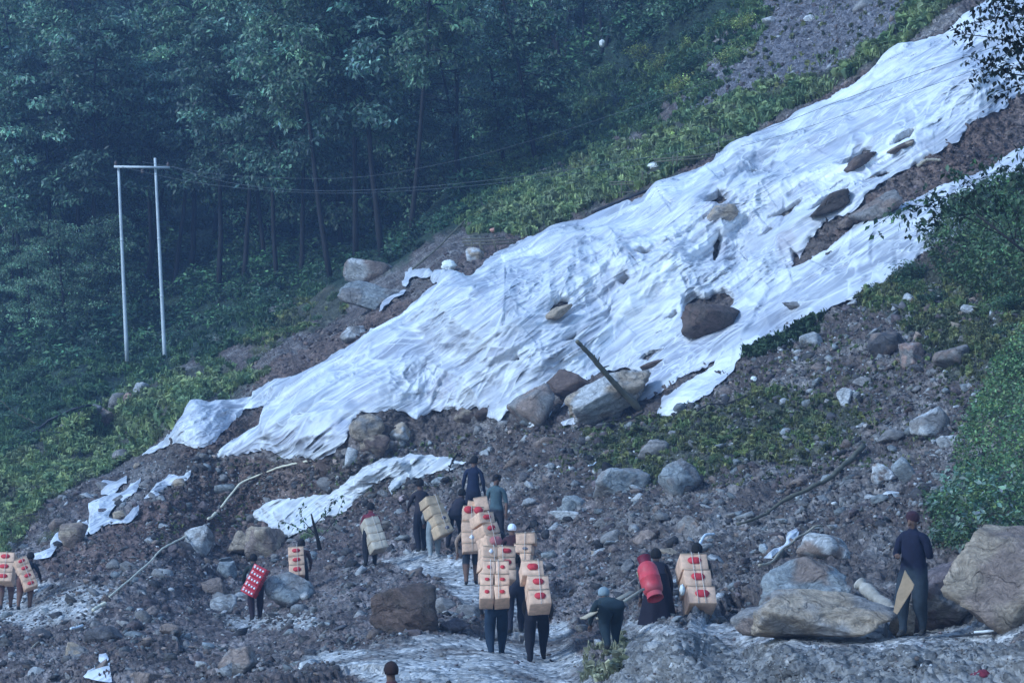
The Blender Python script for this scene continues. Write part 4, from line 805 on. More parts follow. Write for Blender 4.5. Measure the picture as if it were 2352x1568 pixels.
shrubs(30, [(20,1110),(120,1040),(230,970),(340,900),(440,870),(480,900),(400,980),(300,1040),(180,1110),(60,1170),(0,1180)], ['lime','mid','olive'], 18, 34, 'green shrub on the grassy bank left of the sheet corner', 'green shrubs on the left grassy bank', 58)
shrubs(16, [(480,850),(560,820),(680,720),(780,670),(785,710),(700,770),(600,830),(520,880)], ['olive','mid'], 16, 30, 'olive green shrub between the forest and the brown soil', 'olive shrubs between forest and soil', 59)
shrubs(12, [(60,1180),(200,1120),(190,1200),(120,1260),(20,1270)], ['twig','olive'], 26, 42, 'bare twiggy grey shrub beside the left scraps of sheet', 'twiggy grey shrubs on the left', 60, 1.3)
shrubs(5, [(520,955),(600,945),(590,990),(540,1015)], ['twig'], 20, 30, 'grey twiggy bush in the gap between two sheet corners', 'grey bushes in the sheet gap', 61)
shrubs(22, [(1320,1040),(1400,985),(1560,965),(1760,930),(1900,940),(1960,1000),(1850,1050),(1700,1070),(1480,1090),(1360,1080)], ['olive','lime','mid','twig'], 14, 28, 'mixed yellowish weed bush on the slope under the log', 'weed bushes under the log', 62)
shrubs(14, [(1700,780),(1800,740),(1900,800),(2000,850),(2150,880),(2100,940),(1900,880),(1760,840)], ['olive','twig'], 9, 18, 'small weed bush in the right hand rubble', 'small weed bushes in the right rubble', 63)
shrubs(26, [(2080,660),(2180,560),(2352,480),(2380,900),(2280,860),(2200,760),(2120,720)], ['dark','mid','olive'], 26, 50, 'dark green shrub on the right slope below the long sheet', 'dark shrubs on the right slope', 64)
shrubs(9, [(470,780),(520,760),(570,770),(560,800),(500,815)], ['silver'], 12, 20, 'silvery leaved bush at the forest foot right of the poles', 'silvery bushes right of the poles', 65)
shrub('mid', 720, 1235, 34, 'dark green bush at the lower end of the bunched sheet', None)
shrub('twig', 1340, 1150, 26, 'leafy weed beside the thin white slab', None)
shrub('lime', 1750, 1035, 26, 'brightest yellow green weed bush amid the slope', None)
shrub('lime', 1640, 1035, 22, 'yellow green weed left of the brightest one', None)
# the big near shrub on the right, filling a volume over the slope
def mass(name, poly, n, thick, size, cols, label, seed, narrow=.5, per=10, spread=.16, off=.1, droop=.4):
    r = np.random.default_rng(seed); uv = sample(n, [poly], seed=seed); d = sstep(0, 60, polydist(uv[:,0], uv[:,1], poly)); P = surf(uv[:,0], uv[:,1])
    nn = bnormal(uv[:,0], uv[:,1]); lum = .65+.55*fbm(P[:,0]/.7, P[:,2]/.7, 0, 2, seed); h = r.random(n)**.6*thick*(.35+.65*d)*np.clip(lum*1.4, .3, 1.4)
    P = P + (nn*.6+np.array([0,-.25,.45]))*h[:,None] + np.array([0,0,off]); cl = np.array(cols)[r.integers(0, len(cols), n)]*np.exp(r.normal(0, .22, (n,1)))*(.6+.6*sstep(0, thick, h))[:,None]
    g = leaf_cloud(P, per, spread, size, r, droop, (1,1,1), .22, narrow, cl)
    o = obj(name, mesh_np(name, g[0], g[1], M['leaf'], g[2])); tag(o, label, 'shrub'); return o
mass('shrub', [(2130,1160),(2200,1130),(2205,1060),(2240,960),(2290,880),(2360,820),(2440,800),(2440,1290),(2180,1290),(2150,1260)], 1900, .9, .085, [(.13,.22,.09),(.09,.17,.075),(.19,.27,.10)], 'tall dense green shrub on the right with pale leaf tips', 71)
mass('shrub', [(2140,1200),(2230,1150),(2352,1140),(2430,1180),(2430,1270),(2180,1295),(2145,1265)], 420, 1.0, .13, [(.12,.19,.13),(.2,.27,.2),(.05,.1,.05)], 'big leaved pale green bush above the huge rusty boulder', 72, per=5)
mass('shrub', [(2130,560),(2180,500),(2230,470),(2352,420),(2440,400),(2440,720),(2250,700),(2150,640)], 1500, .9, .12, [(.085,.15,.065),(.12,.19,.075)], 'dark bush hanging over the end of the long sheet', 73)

# low plants and grass, beyond counting
def tuft(seed, n=9, h=1.0, w=.09, leafy=False):
    r = np.random.default_rng(seed); V, Fc, C = [], [], []
    for k in range(n):
        az = r.uniform(0, 6.28); ln = r.uniform(.15, .9); hh = h*r.uniform(.5, 1.1); b = np.array([r.normal(0,.12), r.normal(0,.12), 0]); d = np.array([math.cos(az), math.sin(az), 0]); s = np.array([-d[1], d[0], 0])*w*(2.2 if leafy else 1)
        m = b + d*ln*.35*hh + np.array([0,0,hh*.65]); t = b + d*ln*hh + np.array([0,0,hh*(1-.45*ln)]); i = len(V)
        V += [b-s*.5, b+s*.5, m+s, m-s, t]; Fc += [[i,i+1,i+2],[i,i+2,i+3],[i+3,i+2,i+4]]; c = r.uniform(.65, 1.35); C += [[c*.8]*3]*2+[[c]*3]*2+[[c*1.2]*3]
    return np.array(V), np.array(Fc), np.array(C)
TUFTS = [tuft(k, 8, 1, .06) for k in range(4)] + [tuft(k+9, 7, .8, .13, True) for k in range(4)]
def greens(n, polys, hmin, hmax, cols, seed, label, excl=(), name='grass'):
    r = np.random.default_rng(seed); uv = sample(n, polys, list(excl), seed=seed); dn = fbm(uv[:,0]/60, uv[:,1]/40, 0, 3, seed+3); uv = uv[dn+r.uniform(-.12,.12,len(uv)) > -.13]; n = len(uv)
    P = surf(uv[:,0], uv[:,1]); s = r.uniform(hmin, hmax, n); S = s[:,None]*np.ones((n,3)); P[:,2] -= s*.08
    f = np.clip(fbm(uv[:,0]/45, uv[:,1]/35, 2, 2, seed)*1.6+.5, 0, .999)*len(cols); Cc = np.array(cols)[f.astype(int)]*np.exp(r.normal(0, .22, (n,1)))
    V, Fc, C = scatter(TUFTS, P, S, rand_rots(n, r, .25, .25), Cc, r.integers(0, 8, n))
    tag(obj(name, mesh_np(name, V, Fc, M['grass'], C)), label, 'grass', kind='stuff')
GL = [(.14,.21,.095),(.21,.28,.115),(.29,.35,.14),(.19,.23,.11)]; GO = [(.10,.12,.06),(.16,.17,.075),(.23,.24,.09),(.14,.19,.07)]
greens(8000, [Z_GREEN[0]], .14, .42, GL, 81, 'grass and low plants on the left bank')
greens(1400, [Z_GREEN[1]], .12, .3, GO, 82, 'grass between forest and torn soil')
greens(8500, [Z_GREEN[2]], .16, .5, GL, 83, 'grass and low plants above the big sheet')
greens(3600, [Z_GREEN[3]], .08, .24, GO, 84, 'weeds on the slope beneath the log')
greens(4500, [Z_GREEN[4]], .1, .26, GO, 85, 'low plants on the right slope')
greens(2600, [[(1150,1000),(1500,950),(1900,730),(2130,640),(2300,860),(2200,1000),(2100,1060),(1600,1150),(1300,1100)]], .05, .16, GO, 86, 'scattered weeds amid the right hand rubble')
greens(5000, [[(-40,830),(260,800),(420,790),(560,700),(760,650),(700,710),(560,790),(440,850),(330,900),(180,965),(60,1040),(-40,1080)]], .15, .45, [(.05,.10,.05),(.075,.14,.06),(.10,.17,.065)], 87, 'dark undergrowth plants at the forest foot')
greens(5000, [[(1040,520),(1100,360),(1250,200),(1500,140),(1720,-20),(1780,40),(1650,220),(1500,310),(1330,370),(1200,450),(1090,540)]], .15, .45, [(.07,.13,.06),(.10,.17,.07),(.15,.22,.08)], 88, 'green plants on the slope right of the forest')
greens(450, [[(1740,-20),(2250,-20),(2000,120),(1700,250),(1580,280)]], .1, .3, GO, 89, 'sparse weeds on the high scree')
greens(700, [[(500,1070),(900,1020),(1150,1000),(1100,1100),(700,1200),(380,1280),(300,1200)]], .06, .16, GO, 90, 'sparse weeds on the brown soil')
greens(420, [[(1690,830),(1760,790),(1830,745),(1900,725),(1880,760),(1760,830)]], .15, .35, [(.05,.085,.035)], 91, 'thin weeds standing against the long sheet')
greens(150, [[(1350,1500),(1430,1450),(1450,1568),(1340,1568)]], .1, .26, [(.30,.29,.18),(.2,.21,.12)], 92, 'pale dry weeds at the left end of the road bank')

# ---------------------------------------------------------------- poles, wires, timber, litter
def line_obj(name, pts, rad, mat, label, cat, sides=7, group=None, parent=None):
    V, Fc = tube(pts, rad, sides); o = obj(name, mesh_np(name, V, Fc, mat, smooth=True), parent)
    if parent is None: tag(o, label, cat, group)
    return o
def on_ground(uvs, lift=.06): return [tuple(S1(u, v) + Vector((0, 0, lift))) for u, v in uvs]
def dense(uvs, k=5):
    o = []
    for (a, b), (c, d) in zip(uvs[:-1], uvs[1:]):
        for i in range(k): o.append((a+(c-a)*i/k, b+(d-b)*i/k))
    return o+[uvs[-1]]
M['pole'] = material('painted_pole', (.55,.60,.62), rough=.6, var=.12, vscale=3)
M['steel'] = material('galvanised_steel', (.62,.66,.68), rough=.5, var=.08)
M['insul'] = material('brown_insulator', (.10,.07,.06), rough=.35, var=.1)
M['cable'] = material('cable', (.10,.115,.12), rough=.6, var=0)
M['cream'] = material('cream_pipe', (.72,.66,.50), rough=.45, var=.12, vscale=8)
M['whitep'] = material('white_pipe', (.75,.80,.84), rough=.4, var=.08)
M['black'] = material('black_plastic', (.02,.022,.028), rough=.45, var=.1)
M['sack'] = material('white_sack', (.78,.8,.76), rough=.8, var=.15, vscale=9, bump=.5, bscale=12, bump_dist=.03)
PD = 131.0
pl = empty('utility_pole', tuple(PT(335, 800, PD))); tag(pl, 'pale twin pole frame with a crossarm standing in front of the dark forest', 'utility pole')
inv = pl.location
def rel(p): return tuple(Vector(p)-inv)
for (a, b, c, d) in [(292,830,272,380),(380,850,356,363)]:
    p0, p1 = PT(a, b, PD), PT(c, d, PD); pts = [rel(p0.lerp(p1, i/8)) for i in range(9)]
    o = line_obj('pole', pts, np.linspace(.082, .05, 9), M['pole'], None, None, 10, parent=pl)
    for f in (.35, .62): q = p0.lerp(p1, f); line_obj('joint_band', [rel(q-Vector((0,0,.03))), rel(q+Vector((0,0,.03)))], .086-.03*f, M['steel'], None, None, 10, parent=o)
def bar(name, p, q, w, h, mat, parent=None, label=None, cat=None):
    p, q = Vector(p), Vector(q); d = (q-p); L = d.length; d.normalize(); s = d.cross(Vector((0,0,1))); s.normalize(); n = s.cross(d); V = []
    for e in (p, q):
        for sx, sz in ((-1,-1),(1,-1),(1,1),(-1,1)): V.append(tuple(e + s*w/2*sx + n*h/2*sz))
    o = obj(name, mesh_np(name, V, [(0,1,2,3),(4,7,6,5),(0,4,5,1),(1,5,6,2),(2,6,7,3),(3,7,4,0)], mat), parent)
    if parent is None: tag(o, label, cat)
    return o
bar('crossarm', rel(PT(262,383,PD-.12)), rel(PT(390,385,PD-.12)), .10, .085, M['steel'], pl)
for u in (266, 327, 386):
    V, Fc = tube([(0,0,-.02),(0,0,.03),(0,0,.06),(0,0,.10),(0,0,.14),(0,0,.18)], [.03,.07,.045,.075,.045,.03], 10); o = obj('insulator', mesh_np('insulator', V, Fc, M['insul'], smooth=True), pl, rel(PT(u, 383 if u < 300 else 386, PD-.12)+Vector((0,0,.045 if u != 327 else -.2))))
w1 = [(388,380,131),(500,418,128),(640,436,125),(780,440,121),(960,431,117),(1130,414,113),(1300,391,109),(1480,364,105),(1640,333,101),(1780,292,97),(1921,233,92),(2060,187,88),(2201,138,84),(2440,50,78)]
w2 = [(266,380,131),(430,420,129),(640,441,125),(780,446,121),(960,438,117),(1130,423,113),(1300,402,109),(1480,378,105),(1640,352,101),(1780,317,97),(1901,277,92),(2060,224,88),(2221,168,84),(2440,90,78)]
w3 = [(327,372,131),(520,405,127),(760,412,121),(900,400,117),(1100,358,113),(1300,300,108),(1500,232,102),(1800,130,94)]
def smooth_path(w, n=60):
    w = np.array(w, float); t = np.linspace(0, len(w)-1, n); q = np.stack([np.interp(t, np.arange(len(w)), w[:,k]) for k in range(3)], -1)
    for _ in range(6): q[1:-1] = (q[:-2]+2*q[1:-1]+q[2:])/4
    return [tuple(PT(*p)) for p in q]
line_obj('power_cable', smooth_path(w1), .0075, M['cable'], 'upper dark overhead cable sagging from the pole frame across the white sheet', 'cable', 5)
line_obj('power_cable', smooth_path(w2), .0065, M['cable'], 'lower dark overhead cable running just beneath its twin', 'cable', 5)
line_obj('power_cable', smooth_path(w3), .006, M['cable'], 'thinnest cable rising from the pole frame through the trees', 'cable', 4)
# timber
def stick(name, pts, r0, r1, mat, label, cat, wob=.006, stubs=0, seed=0, sides=9):
    q = np.array(pts, float); t = np.linspace(0, len(q)-1, 26); c = np.stack([np.interp(t, np.arange(len(q)), q[:,k]) for k in range(3)], -1)
    for _ in range(3): c[1:-1] = (c[:-2]+2*c[1:-1]+c[2:])/4
    r = np.random.default_rng(seed); rad = np.linspace(r0, r1, 26)*(1+.12*r.normal(size=26)); c += r.normal(0, wob, c.shape)
    V, Fc = tube(c, rad, sides); o = obj(name, mesh_np(name, V, Fc, mat, smooth=True)); tag(o, label, cat)
    for k in range(stubs):
        i = int(r.integers(5, 20)); d = r.normal(size=3); d[2] = abs(d[2]); d /= np.linalg.norm(d); V, Fc = tube([c[i], c[i]+d*rad[i]*2, c[i]+d*rad[i]*3.2], [rad[i]*.4, rad[i]*.3, rad[i]*.12], 6); obj('branch_stub', mesh_np('branch_stub', V, Fc, mat), o)
    return o
lb = S1(1475, 940)
stick('log', [tuple(PT(1325,783,lb.y-1.2)), tuple(PT(1350,808,lb.y-1.0)), tuple(PT(1402,870,lb.y-.6)), tuple(PT(1432,902,lb.y-.3)), tuple(PT(1476,945,lb.y))], .05, .095, M['deadwood'], 'bare greenish grey log slanting up in front of the big sheet', 'log', stubs=4, seed=1)
stick('pipe', on_ground([(252,1392),(345,1306),(366,1287),(427,1254)], .2), .022, .026, M['cream'], 'long cream pipe below the rounded grey boulder', 'pipe', .004)
stick('pipe', on_ground([(214,1410),(228,1402),(242,1398)], .1), .04, .05, M['cream'], 'short thick cream pipe end at the foot of the long pipe', 'pipe', .002)
stick('pipe', on_ground([(475,1208),(484,1201),(493,1193)], .14), .04, .04, M['cream'], 'short cream pipe piece above the rounded grey boulder', 'pipe', .002)
stick('pipe', on_ground([(507,1181),(556,1133),(600,1102),(648,1086),(715,1072)], .18), .03, .027, M['cream'], 'long bent cream pipe ending at the dark brown boulder', 'pipe', .004)
stick('branch', on_ground(dense([(1693,1223),(1750,1196),(1800,1172),(1868,1147),(1910,1120),(1950,1086),(1986,1048)], 3), .16), .028, .06, M['deadwood'], 'long thin bare branch lying across the right hand rubble', 'branch', .008, 3, 3)
stick('branch', on_ground(dense([(1325,1010),(1400,985),(1480,962)], 3), .2), .02, .03, M['bark'], 'dark twig lying above the left end of the weeds', 'branch', .01, 2, 4)
stick('branch', on_ground(dense([(1590,985),(1650,955),(1720,940)], 3), .2), .02, .025, M['bark'], 'thin dark branch over grey ground amid weeds', 'branch', .01, 2, 5)
stick('plank', on_ground(dense([(1748,1337),(1800,1290),(1850,1256),(1888,1240)], 3), .22), .026, .02, M['wood'], 'pale split pole leaning on the long grained slab', 'plank', .003)
p0, p1 = S1(1985, 1340), S1(2060, 1405); yy = min(p0.y, p1.y)
o = stick('log', [tuple(PT(1972,1338,49.4)), tuple(PT(2020,1378,49.1)), tuple(PT(2062,1412,48.8))], .085, .09, material('pale_log', (.40,.36,.31), var=.3, vscale=9, bump=.6, bscale=14), 'pale weathered timber wedged between boulders by the man', 'log', .003, 0, 6, 12)
stick('pipe', [tuple(PT(2238,1451,47.2)), tuple(PT(2300,1446,47.0)), tuple(PT(2480,1430,46.6))], .017, .017, M['whitep'], 'thin whitish pipe at the foot of the huge rusty boulder', 'pipe', .001)
stick('pipe', [tuple(PT(2180,1461,47.1)), tuple(PT(2260,1455,46.95)), tuple(PT(2480,1437,46.5))], .016, .016, M['black'], 'black hose beside the thin whitish pipe', 'pipe', .001)
stick('pipe', [tuple(PT(1603,1268,62.5)), tuple(PT(1607,1248,62.8)), tuple(PT(1618,1228,63.2)), tuple(PT(1640,1226,63.6))], .035, .025, M['whitep'], 'curved white pipe end above the tall box load', 'pipe', .002)
stick('stick', on_ground([(75,1506),(88,1490),(101,1476)], .12), .018, .012, M['wood'], 'short pale stick in the lower left rubble', 'stick', .002)
stick('stick', on_ground([(1352,1084),(1360,1075),(1366,1068)], .15), .02, .016, M['whitep'], 'tiny bright white stick under the dark weeds', 'stick', .001)
stick('plank', on_ground([(165,1466),(178,1460),(190,1452)], .14), .03, .03, M['whitep'], 'short whitish board piece above the knobbly stone', 'plank', .002)
stick('pole', [tuple(PT(948,618,103.2)), tuple(PT(1000,575,104)), tuple(PT(1068,506,105.5))], .032, .022, M['deadwood'], 'long thin grey pole leaning on the soil by the forest edge', 'pole', .004)
stick('pipe', on_ground(dense([(30,1044),(70,1004),(110,985),(150,968),(200,954)], 3), .2), .045, .04, M['black'], 'dark curved hose on bare ground left of the boulder row', 'pipe', .01)
stick('branch', on_ground([(75,1000),(105,1004),(140,1016)], .2), .035, .03, M['bark'], 'dark short pole crossing the curved hose', 'branch', .01)
stick('branch', [tuple(PT(-20,905,113)), tuple(PT(30,945,113)), tuple(PT(82,972,113))], .012, .02, M['deadwood'], 'thin dead branch hanging at the left forest edge', 'branch', .02)
stick('branch', on_ground([(-10,1232),(40,1214),(88,1206)], .25), .03, .02, M['bark'], 'fallen grey branch among twigs at the far left', 'branch', .02, 3, 9)
stick('branch', on_ground([(40,1256),(60,1236),(76,1208)], .2), .016, .01, M['bark'], 'thin twig crossing the fallen grey branch', 'branch', .01)
stick('branch', on_ground([(1030,1100),(1050,1070),(1062,1050)], .2), .03, .012, M['bark'], 'dead dark root sticking up right of the bunched sheet', 'branch', .02, 5, 8)
stick('branch', on_ground([(1075,1090),(1110,1085),(1090,1062)], .2), .03, .01, M['bark'], 'forked dark root behind the dark clothed man', 'branch', .02, 4, 10)
stick('plank', on_ground([(1985,384),(2010,368),(2040,356)], .3) if False else on_ground([(2108,398),(2130,388),(2160,380)], .15), .05, .04, M['wood'], 'pale split wood lying on the brown soil band', 'plank', .006)
# rails on the slope behind the sheet
def rails(label, bars, posts, rad=.028):
    g = S1(*posts[0][:2]) if posts else S1(*bars[0][:2]); D = g.y; e = empty('railing', tuple(PT(posts[0][0], posts[0][1], D))); tag(e, label, 'railing'); L = e.location
    for (a, b, c, d) in bars: line_obj('rail', [tuple(PT(a,b,D)-L), tuple(PT((a+c)/2,(b+d)/2+.8,D)-L), tuple(PT(c,d,D)-L)], rad, M['deadwood'], None, None, 6, parent=e)
    for (a, b, c, d) in posts: line_obj('post', [tuple(PT(a,b+4,D)-L), tuple(PT(c,d,D)-L)], rad*1.1, M['deadwood'], None, None, 6, parent=e)
rails('broken dark wooden railing leaning over a tan rock', [(1062,556,1188,550),(1066,563,1186,557),(1062,549,1160,546)], [(1084,594,1084,552),(1105,580,1103,552),(1120,584,1100,560),(1140,572,1134,552)])
rails('thin bamboo rail beside the white bag', [(1400,418,1532,416),(1400,424,1532,421),(1420,443,1495,436)], [(1477,424,1475,394),(1522,420,1521,386),(1428,450,1427,418)], .02)
rails('higher thin bamboo rail ending at the sheet edge', [(1500,366,1672,351),(1502,372,1672,357)], [(1652,362,1650,322),(1690,350,1686,316),(1545,376,1546,356),(1554,376,1556,354)], .02)
stick('pole', [tuple(PT(1370,484,101.5)), tuple(PT(1430,460,101.5)), tuple(PT(1500,432,101.5))], .045, .04, M['black'], 'dark thick pole lying along the upper sheet edge', 'pole', .004)
def lump(name, u0, v0, u1, v1, mat, label, cat, seed, D=None, col=None):
    V, Fc = ico(4); r = np.random.default_rng(seed); k = r.uniform(0, 50)
    s = 1 + .28*fbm(V[:,0]*1.5+k, V[:,1]*1.5, V[:,2]*1.5, 2, 3) + .16*ridged(V[:,0]*3+k, V[:,1]*3, V[:,2]*3, 2, 4); V = V*s[:,None]; V /= np.abs(V).max(0); Dg = S1((u0+u1)/2, v1).y if D is None else D
    V = V*np.array([(u1-u0)/F*Dg/2, (u1-u0+v1-v0)/F*Dg/4, (v1-v0)/F*Dg/2]); o = obj(name, mesh_np(name, V, Fc, mat, smooth=True), loc=tuple(PT((u0+u1)/2, (v0+v1)/2, Dg))); tag(o, label, cat); return o
lump('sack', 1012, 596, 1050, 624, M['sack'], 'white sack on the ground beside the broken railing', 'sack', 1)
lump('plastic_bag', 1486, 372, 1522, 392, M['sack'], 'white plastic bag on the thin bamboo rail', 'bag', 2)
lump('plastic_bag', 2364*0+1376, 90, 1390, 110, M['sack'], 'white scrap hanging in the dark trees at the top', 'bag', 3, D=140)
lump('plastic_bag', 1722, 863, 1740, 885, M['sack'], 'small white bag in weeds under the sheet flap', 'bag', 4)
lump('cloth', 1124, 522, 1150, 535, material('salmon_cloth', (.55,.28,.22), var=.2), 'salmon coloured cloth above the broken railing', 'cloth', 5)
lump('ball', 2087, 671, 2097, 681, material('pink_plastic', (.75,.25,.22), rough=.4, var=.05), 'small pink ball in the weeds on the right', 'ball', 6)
V, Fc = tube([(0,0,0),(.02,0,0),(.16,0,0),(.2,0,0),(.24,0,0)], [.03,.045,.045,.02,.018], 10)
o = obj('bottle', mesh_np('bottle', V, Fc, material('green_bottle', (.10,.34,.22), rough=.25, var=0), smooth=True), loc=tuple(S1(2058,672)+Vector((0,0,.08)))); tag(o, 'green bottle lying left of the small pink ball', 'bottle')
lump('cloth', 2222, 1536, 2292, 1585, material('dark_red_cloth', (.16,.02,.035), var=.3), 'dark red cloth bundle at the bottom right corner', 'cloth', 8, D=44.0)

# overhanging branches of near trees at the right edge
def near_branches(name, label, D, stem, twigs, nleaf, size, col, seed, spread=.12):
    r = np.random.default_rng(seed); base = PT(*stem[0]) if len(stem[0]) > 2 else PT(*stem[0], D); e = empty(name, tuple(base)); tag(e, label, 'tree')
    sp = [np.array(PT(q[0], q[1], q[2] if len(q) > 2 else D+r.normal(0,.15))-base) for q in stem]; gs = [tube(sp, np.linspace(.05, .018, len(sp)), 7)]; cen = []
    for tw in twigs:
        q = np.array([np.array(PT(u, v, D+r.normal(0,.3))-base) for u, v in tw]); t = np.linspace(0, len(q)-1, 9); c = np.stack([np.interp(t, np.arange(len(q)), q[:,k]) for k in range(3)], -1)
        gs.append(tube(c, np.linspace(.010, .003, 9), 4)); cen += [c[i] for i in range(2, 9)]
    V, Fc = join(gs); obj('trunk', mesh_np('trunk', V, Fc, M['bark'], smooth=True), e)
    g = leaf_cloud(np.array(cen), nleaf, spread, size, r, .7, col, .35, .55); obj('crown', mesh_np('crown', g[0], g[1], M['leaf'], g[2]), e)
near_branches('tree', 'near tree whose dark leafy branches hang into the top right corner', 32, [(2640,1760,41.2),(2620,1300,36),(2560,700),(2530,420),(2500,200),(2470,40)],
 [[(2500,200),(2400,120),(2300,90),(2190,75)],[(2500,200),(2400,180),(2320,170),(2230,130)],[(2490,160),(2400,60),(2330,10),(2260,20)],[(2480,100),(2380,20),(2300,40),(2200,60)],[(2520,300),(2420,200),(2330,150),(2250,180)],[(2480,80),(2400,100),(2340,110),(2280,140)],[(2500,240),(2420,180),(2360,190),(2290,215)],[(2480,40),(2400,-20),(2340,-10),(2280,5)],[(2500,200),(2400,150),(2350,120),(2300,80)],[(2490,150),(2420,110),(2370,60),(2310,40)]], 20, .062, (.022,.03,.024), 5, .11)
near_branches('tree', 'near shrub tree spraying thin leafy twigs over the long sheet', 60, [(2600,1010,66),(2520,820),(2430,640),(2330,560),(2240,490)],
 [[(2300,540),(2180,480),(2080,470),(2010,520)],[(2260,500),(2200,440),(2130,470),(2060,500)],[(2260,500),(2240,430),(2200,400),(2180,390)],[(2330,560),(2300,460),(2270,420),(2250,380)],[(2330,560),(2340,470),(2330,400),(2290,370)],[(2400,620),(2380,500),(2350,400),(2340,350)],[(2240,490),(2170,500),(2120,510),(2100,530)],[(2300,520),(2250,480),(2190,470),(2130,440)],[(2350,560),(2330,480),(2300,450),(2230,440)],[(2400,560),(2380,450),(2352,420),(2310,400)]], 9, .14, (.045,.085,.035), 6, .2)
near_branches('sapling', 'thin sapling with few leaves in front of the bunched sheet', 74, [(735,1262),(728,1230),(720,1200),(715,1180)],
 [[(728,1230),(700,1200),(690,1180),(700,1160)],[(722,1205),(745,1180),(760,1160),(770,1140)],[(730,1240),(765,1200),(780,1170),(790,1140)],[(728,1230),(690,1215),(660,1200),(640,1195)]], 3, .10, (.05,.09,.04), 7, .08)

# ---------------------------------------------------------------- people
def person(label, u, v, rz=0, bend=30, stride=.35, arms='front', H=1.62, shirt=(.03,.03,.04), pants=(.02,.022,.035), skin=(.16,.09,.065), shoe=(.03,.03,.03), hair=(.012,.010,.010), bulk=1.0, hat=None, lift=.0, sleeves=True, bare_legs=False, D=None, knee=0.0, dz=0.0, turn=0, crouch=0.0):
    g = S1(u, v) if D is None else PT(u, v, D)
    b = R(bend); k = H/1.65; hipz = .88-crouch
    J, Rd, E, K = [], [], [], []
    def add(p, r, par=None, kind='shirt'):
        J.append(np.array(p, float)); Rd.append(r if isinstance(r, tuple) else (r, r)); i = len(J)-1
        if par is not None: E.append((par, i)); K.append(kind)
        return i
    up = np.array([0, math.sin(b), math.cos(b)]); fw = np.array([0, math.cos(b), -math.sin(b)])
    P0 = np.array([0, 0, hipz]); pel = add(P0, (.135*bulk, .11*bulk))
    wa = add(P0+up*.16, (.135*bulk, .10*bulk), pel); ch = add(P0+up*.36, (.165*bulk, .115*bulk), wa); nb = add(P0+up*.50, (.11, .08), ch)
    tl = R(bend*.45); hup = np.array([math.sin(R(turn))*.2, math.sin(tl), math.cos(tl)]); nk = add(J[nb]+hup*.07, .052, nb, 'skin'); hd = add(J[nk]+hup*.10, (.078, .092), nk, 'skin'); ht = add(J[hd]+hup*.085, (.066, .076), hd, 'skin')
    hf = np.array([math.sin(R(turn)), math.cos(R(turn)), -.1]); add(J[hd]+hf*.10+np.array([0,0,-.01]), .013, hd, 'skin')
    hands = []
    for s in (-1, 1):
        sh = add(J[nb]+np.array([s*.17, 0, 0])-up*.035, .062*bulk, nb)
        if arms == 'up': el = J[sh]+np.array([s*.10, .20, -.12]); wr = el+np.array([-s*.05, .10, .22])
        elif arms == 'down': el = J[sh]+np.array([s*.07, -.03, -.27]); wr = el+np.array([s*.02, .09, -.23])
        elif arms == 'side': el = J[sh]+np.array([s*.16, -.06, -.20]); wr = el+np.array([-s*.02, .02, -.24])
        elif arms == 'carry': el = J[sh]+np.array([s*.08, -.02, -.26]); wr = el+np.array([-s*.10, -.20 if s < 0 else .20, .02])
        else: el = J[sh]+np.array([s*.06, .12, -.24]); wr = el+np.array([-s*.03, .18, -.12])
        ei = add(el, .047*bulk, sh); wi = add(wr, .030, ei, 'shirt' if sleeves else 'skin'); dr = wr-el; dr /= np.linalg.norm(dr)
        pa = add(wr+dr*.075, (.038, .018), wi, 'skin'); hands.append(J[pa]); sd = np.cross(dr, [0, 0, 1.0]); sd = sd/(np.linalg.norm(sd)+1e-6); cu = np.cross(dr, sd)
        for f in range(4):
            L = (.065, .08, .075, .055)[f]; a = add(J[pa]+dr*.035+sd*(f-1.5)*.019, .0095, pa, 'skin'); c = add(J[a]+dr*L*.5+cu*.012, .0085, a, 'skin'); add(J[c]+dr*L*.3+cu*.03, .007, c, 'skin')
        a = add(J[wi]+dr*.03+sd*.035, .011, pa, 'skin'); add(J[a]+dr*.04+sd*.02+cu*.01, .009, a, 'skin')
        hp_ = add(P0+np.array([s*.095, 0, -.06]), (.115*bulk, .12*bulk), pel, 'pants'); fy = s*stride/2; fz = lift if s > 0 and lift else 0
        an = np.array([s*.10, fy, .085+fz]); kn = (J[hp_]+an)/2+np.array([s*.015, .09+.05*abs(stride)+knee+(.08 if fz else 0)+crouch*.6, .02])
        ki = add(kn, .094*bulk, hp_, 'pants'); mi = add((kn+an)/2+np.array([0, -.02, 0]), (.066 if bare_legs else .08), ki, 'skin' if bare_legs else 'pants'); ai = add(an, .040 if not bare_legs else .036, mi, 'skin' if bare_legs else 'pants')
        he = add(an+np.array([0, -.035, -.045]), .050, ai, 'shoe'); tdz = -.052 if not fz else -.13; add(an+np.array([s*.015, .15, tdz]), (.042, .026), ai, 'shoe')
    J = np.array(J)*k; me = bpy.data.meshes.new('sk'); me.from_pydata([tuple(p) for p in J], E, []); t = bpy.data.objects.new('sk', me); COL.objects.link(t)
    m = t.modifiers.new('s', 'SKIN'); m.use_smooth_shade = True; sv = me.skin_vertices[0].data
    for i, r in enumerate(Rd): sv[i].radius = (r[0]*k, r[1]*k)
    sv[0].use_root = True; m2 = t.modifiers.new('d', 'SUBSURF'); m2.levels = 1; m2.render_levels = 1
    dg = bpy.context.evaluated_depsgraph_get(); dg.update(); ev = t.evaluated_get(dg); em = bpy.data.meshes.new_from_object(ev)
    n = len(em.vertices); V = np.zeros(n*3, np.float32); em.vertices.foreach_get('co', V); V = V.reshape(-1, 3)
    bd = np.full(n, 9.0); kc = np.zeros(n, int); names = ['shirt', 'pants', 'skin', 'shoe']; cols = [shirt, pants, skin, shoe]
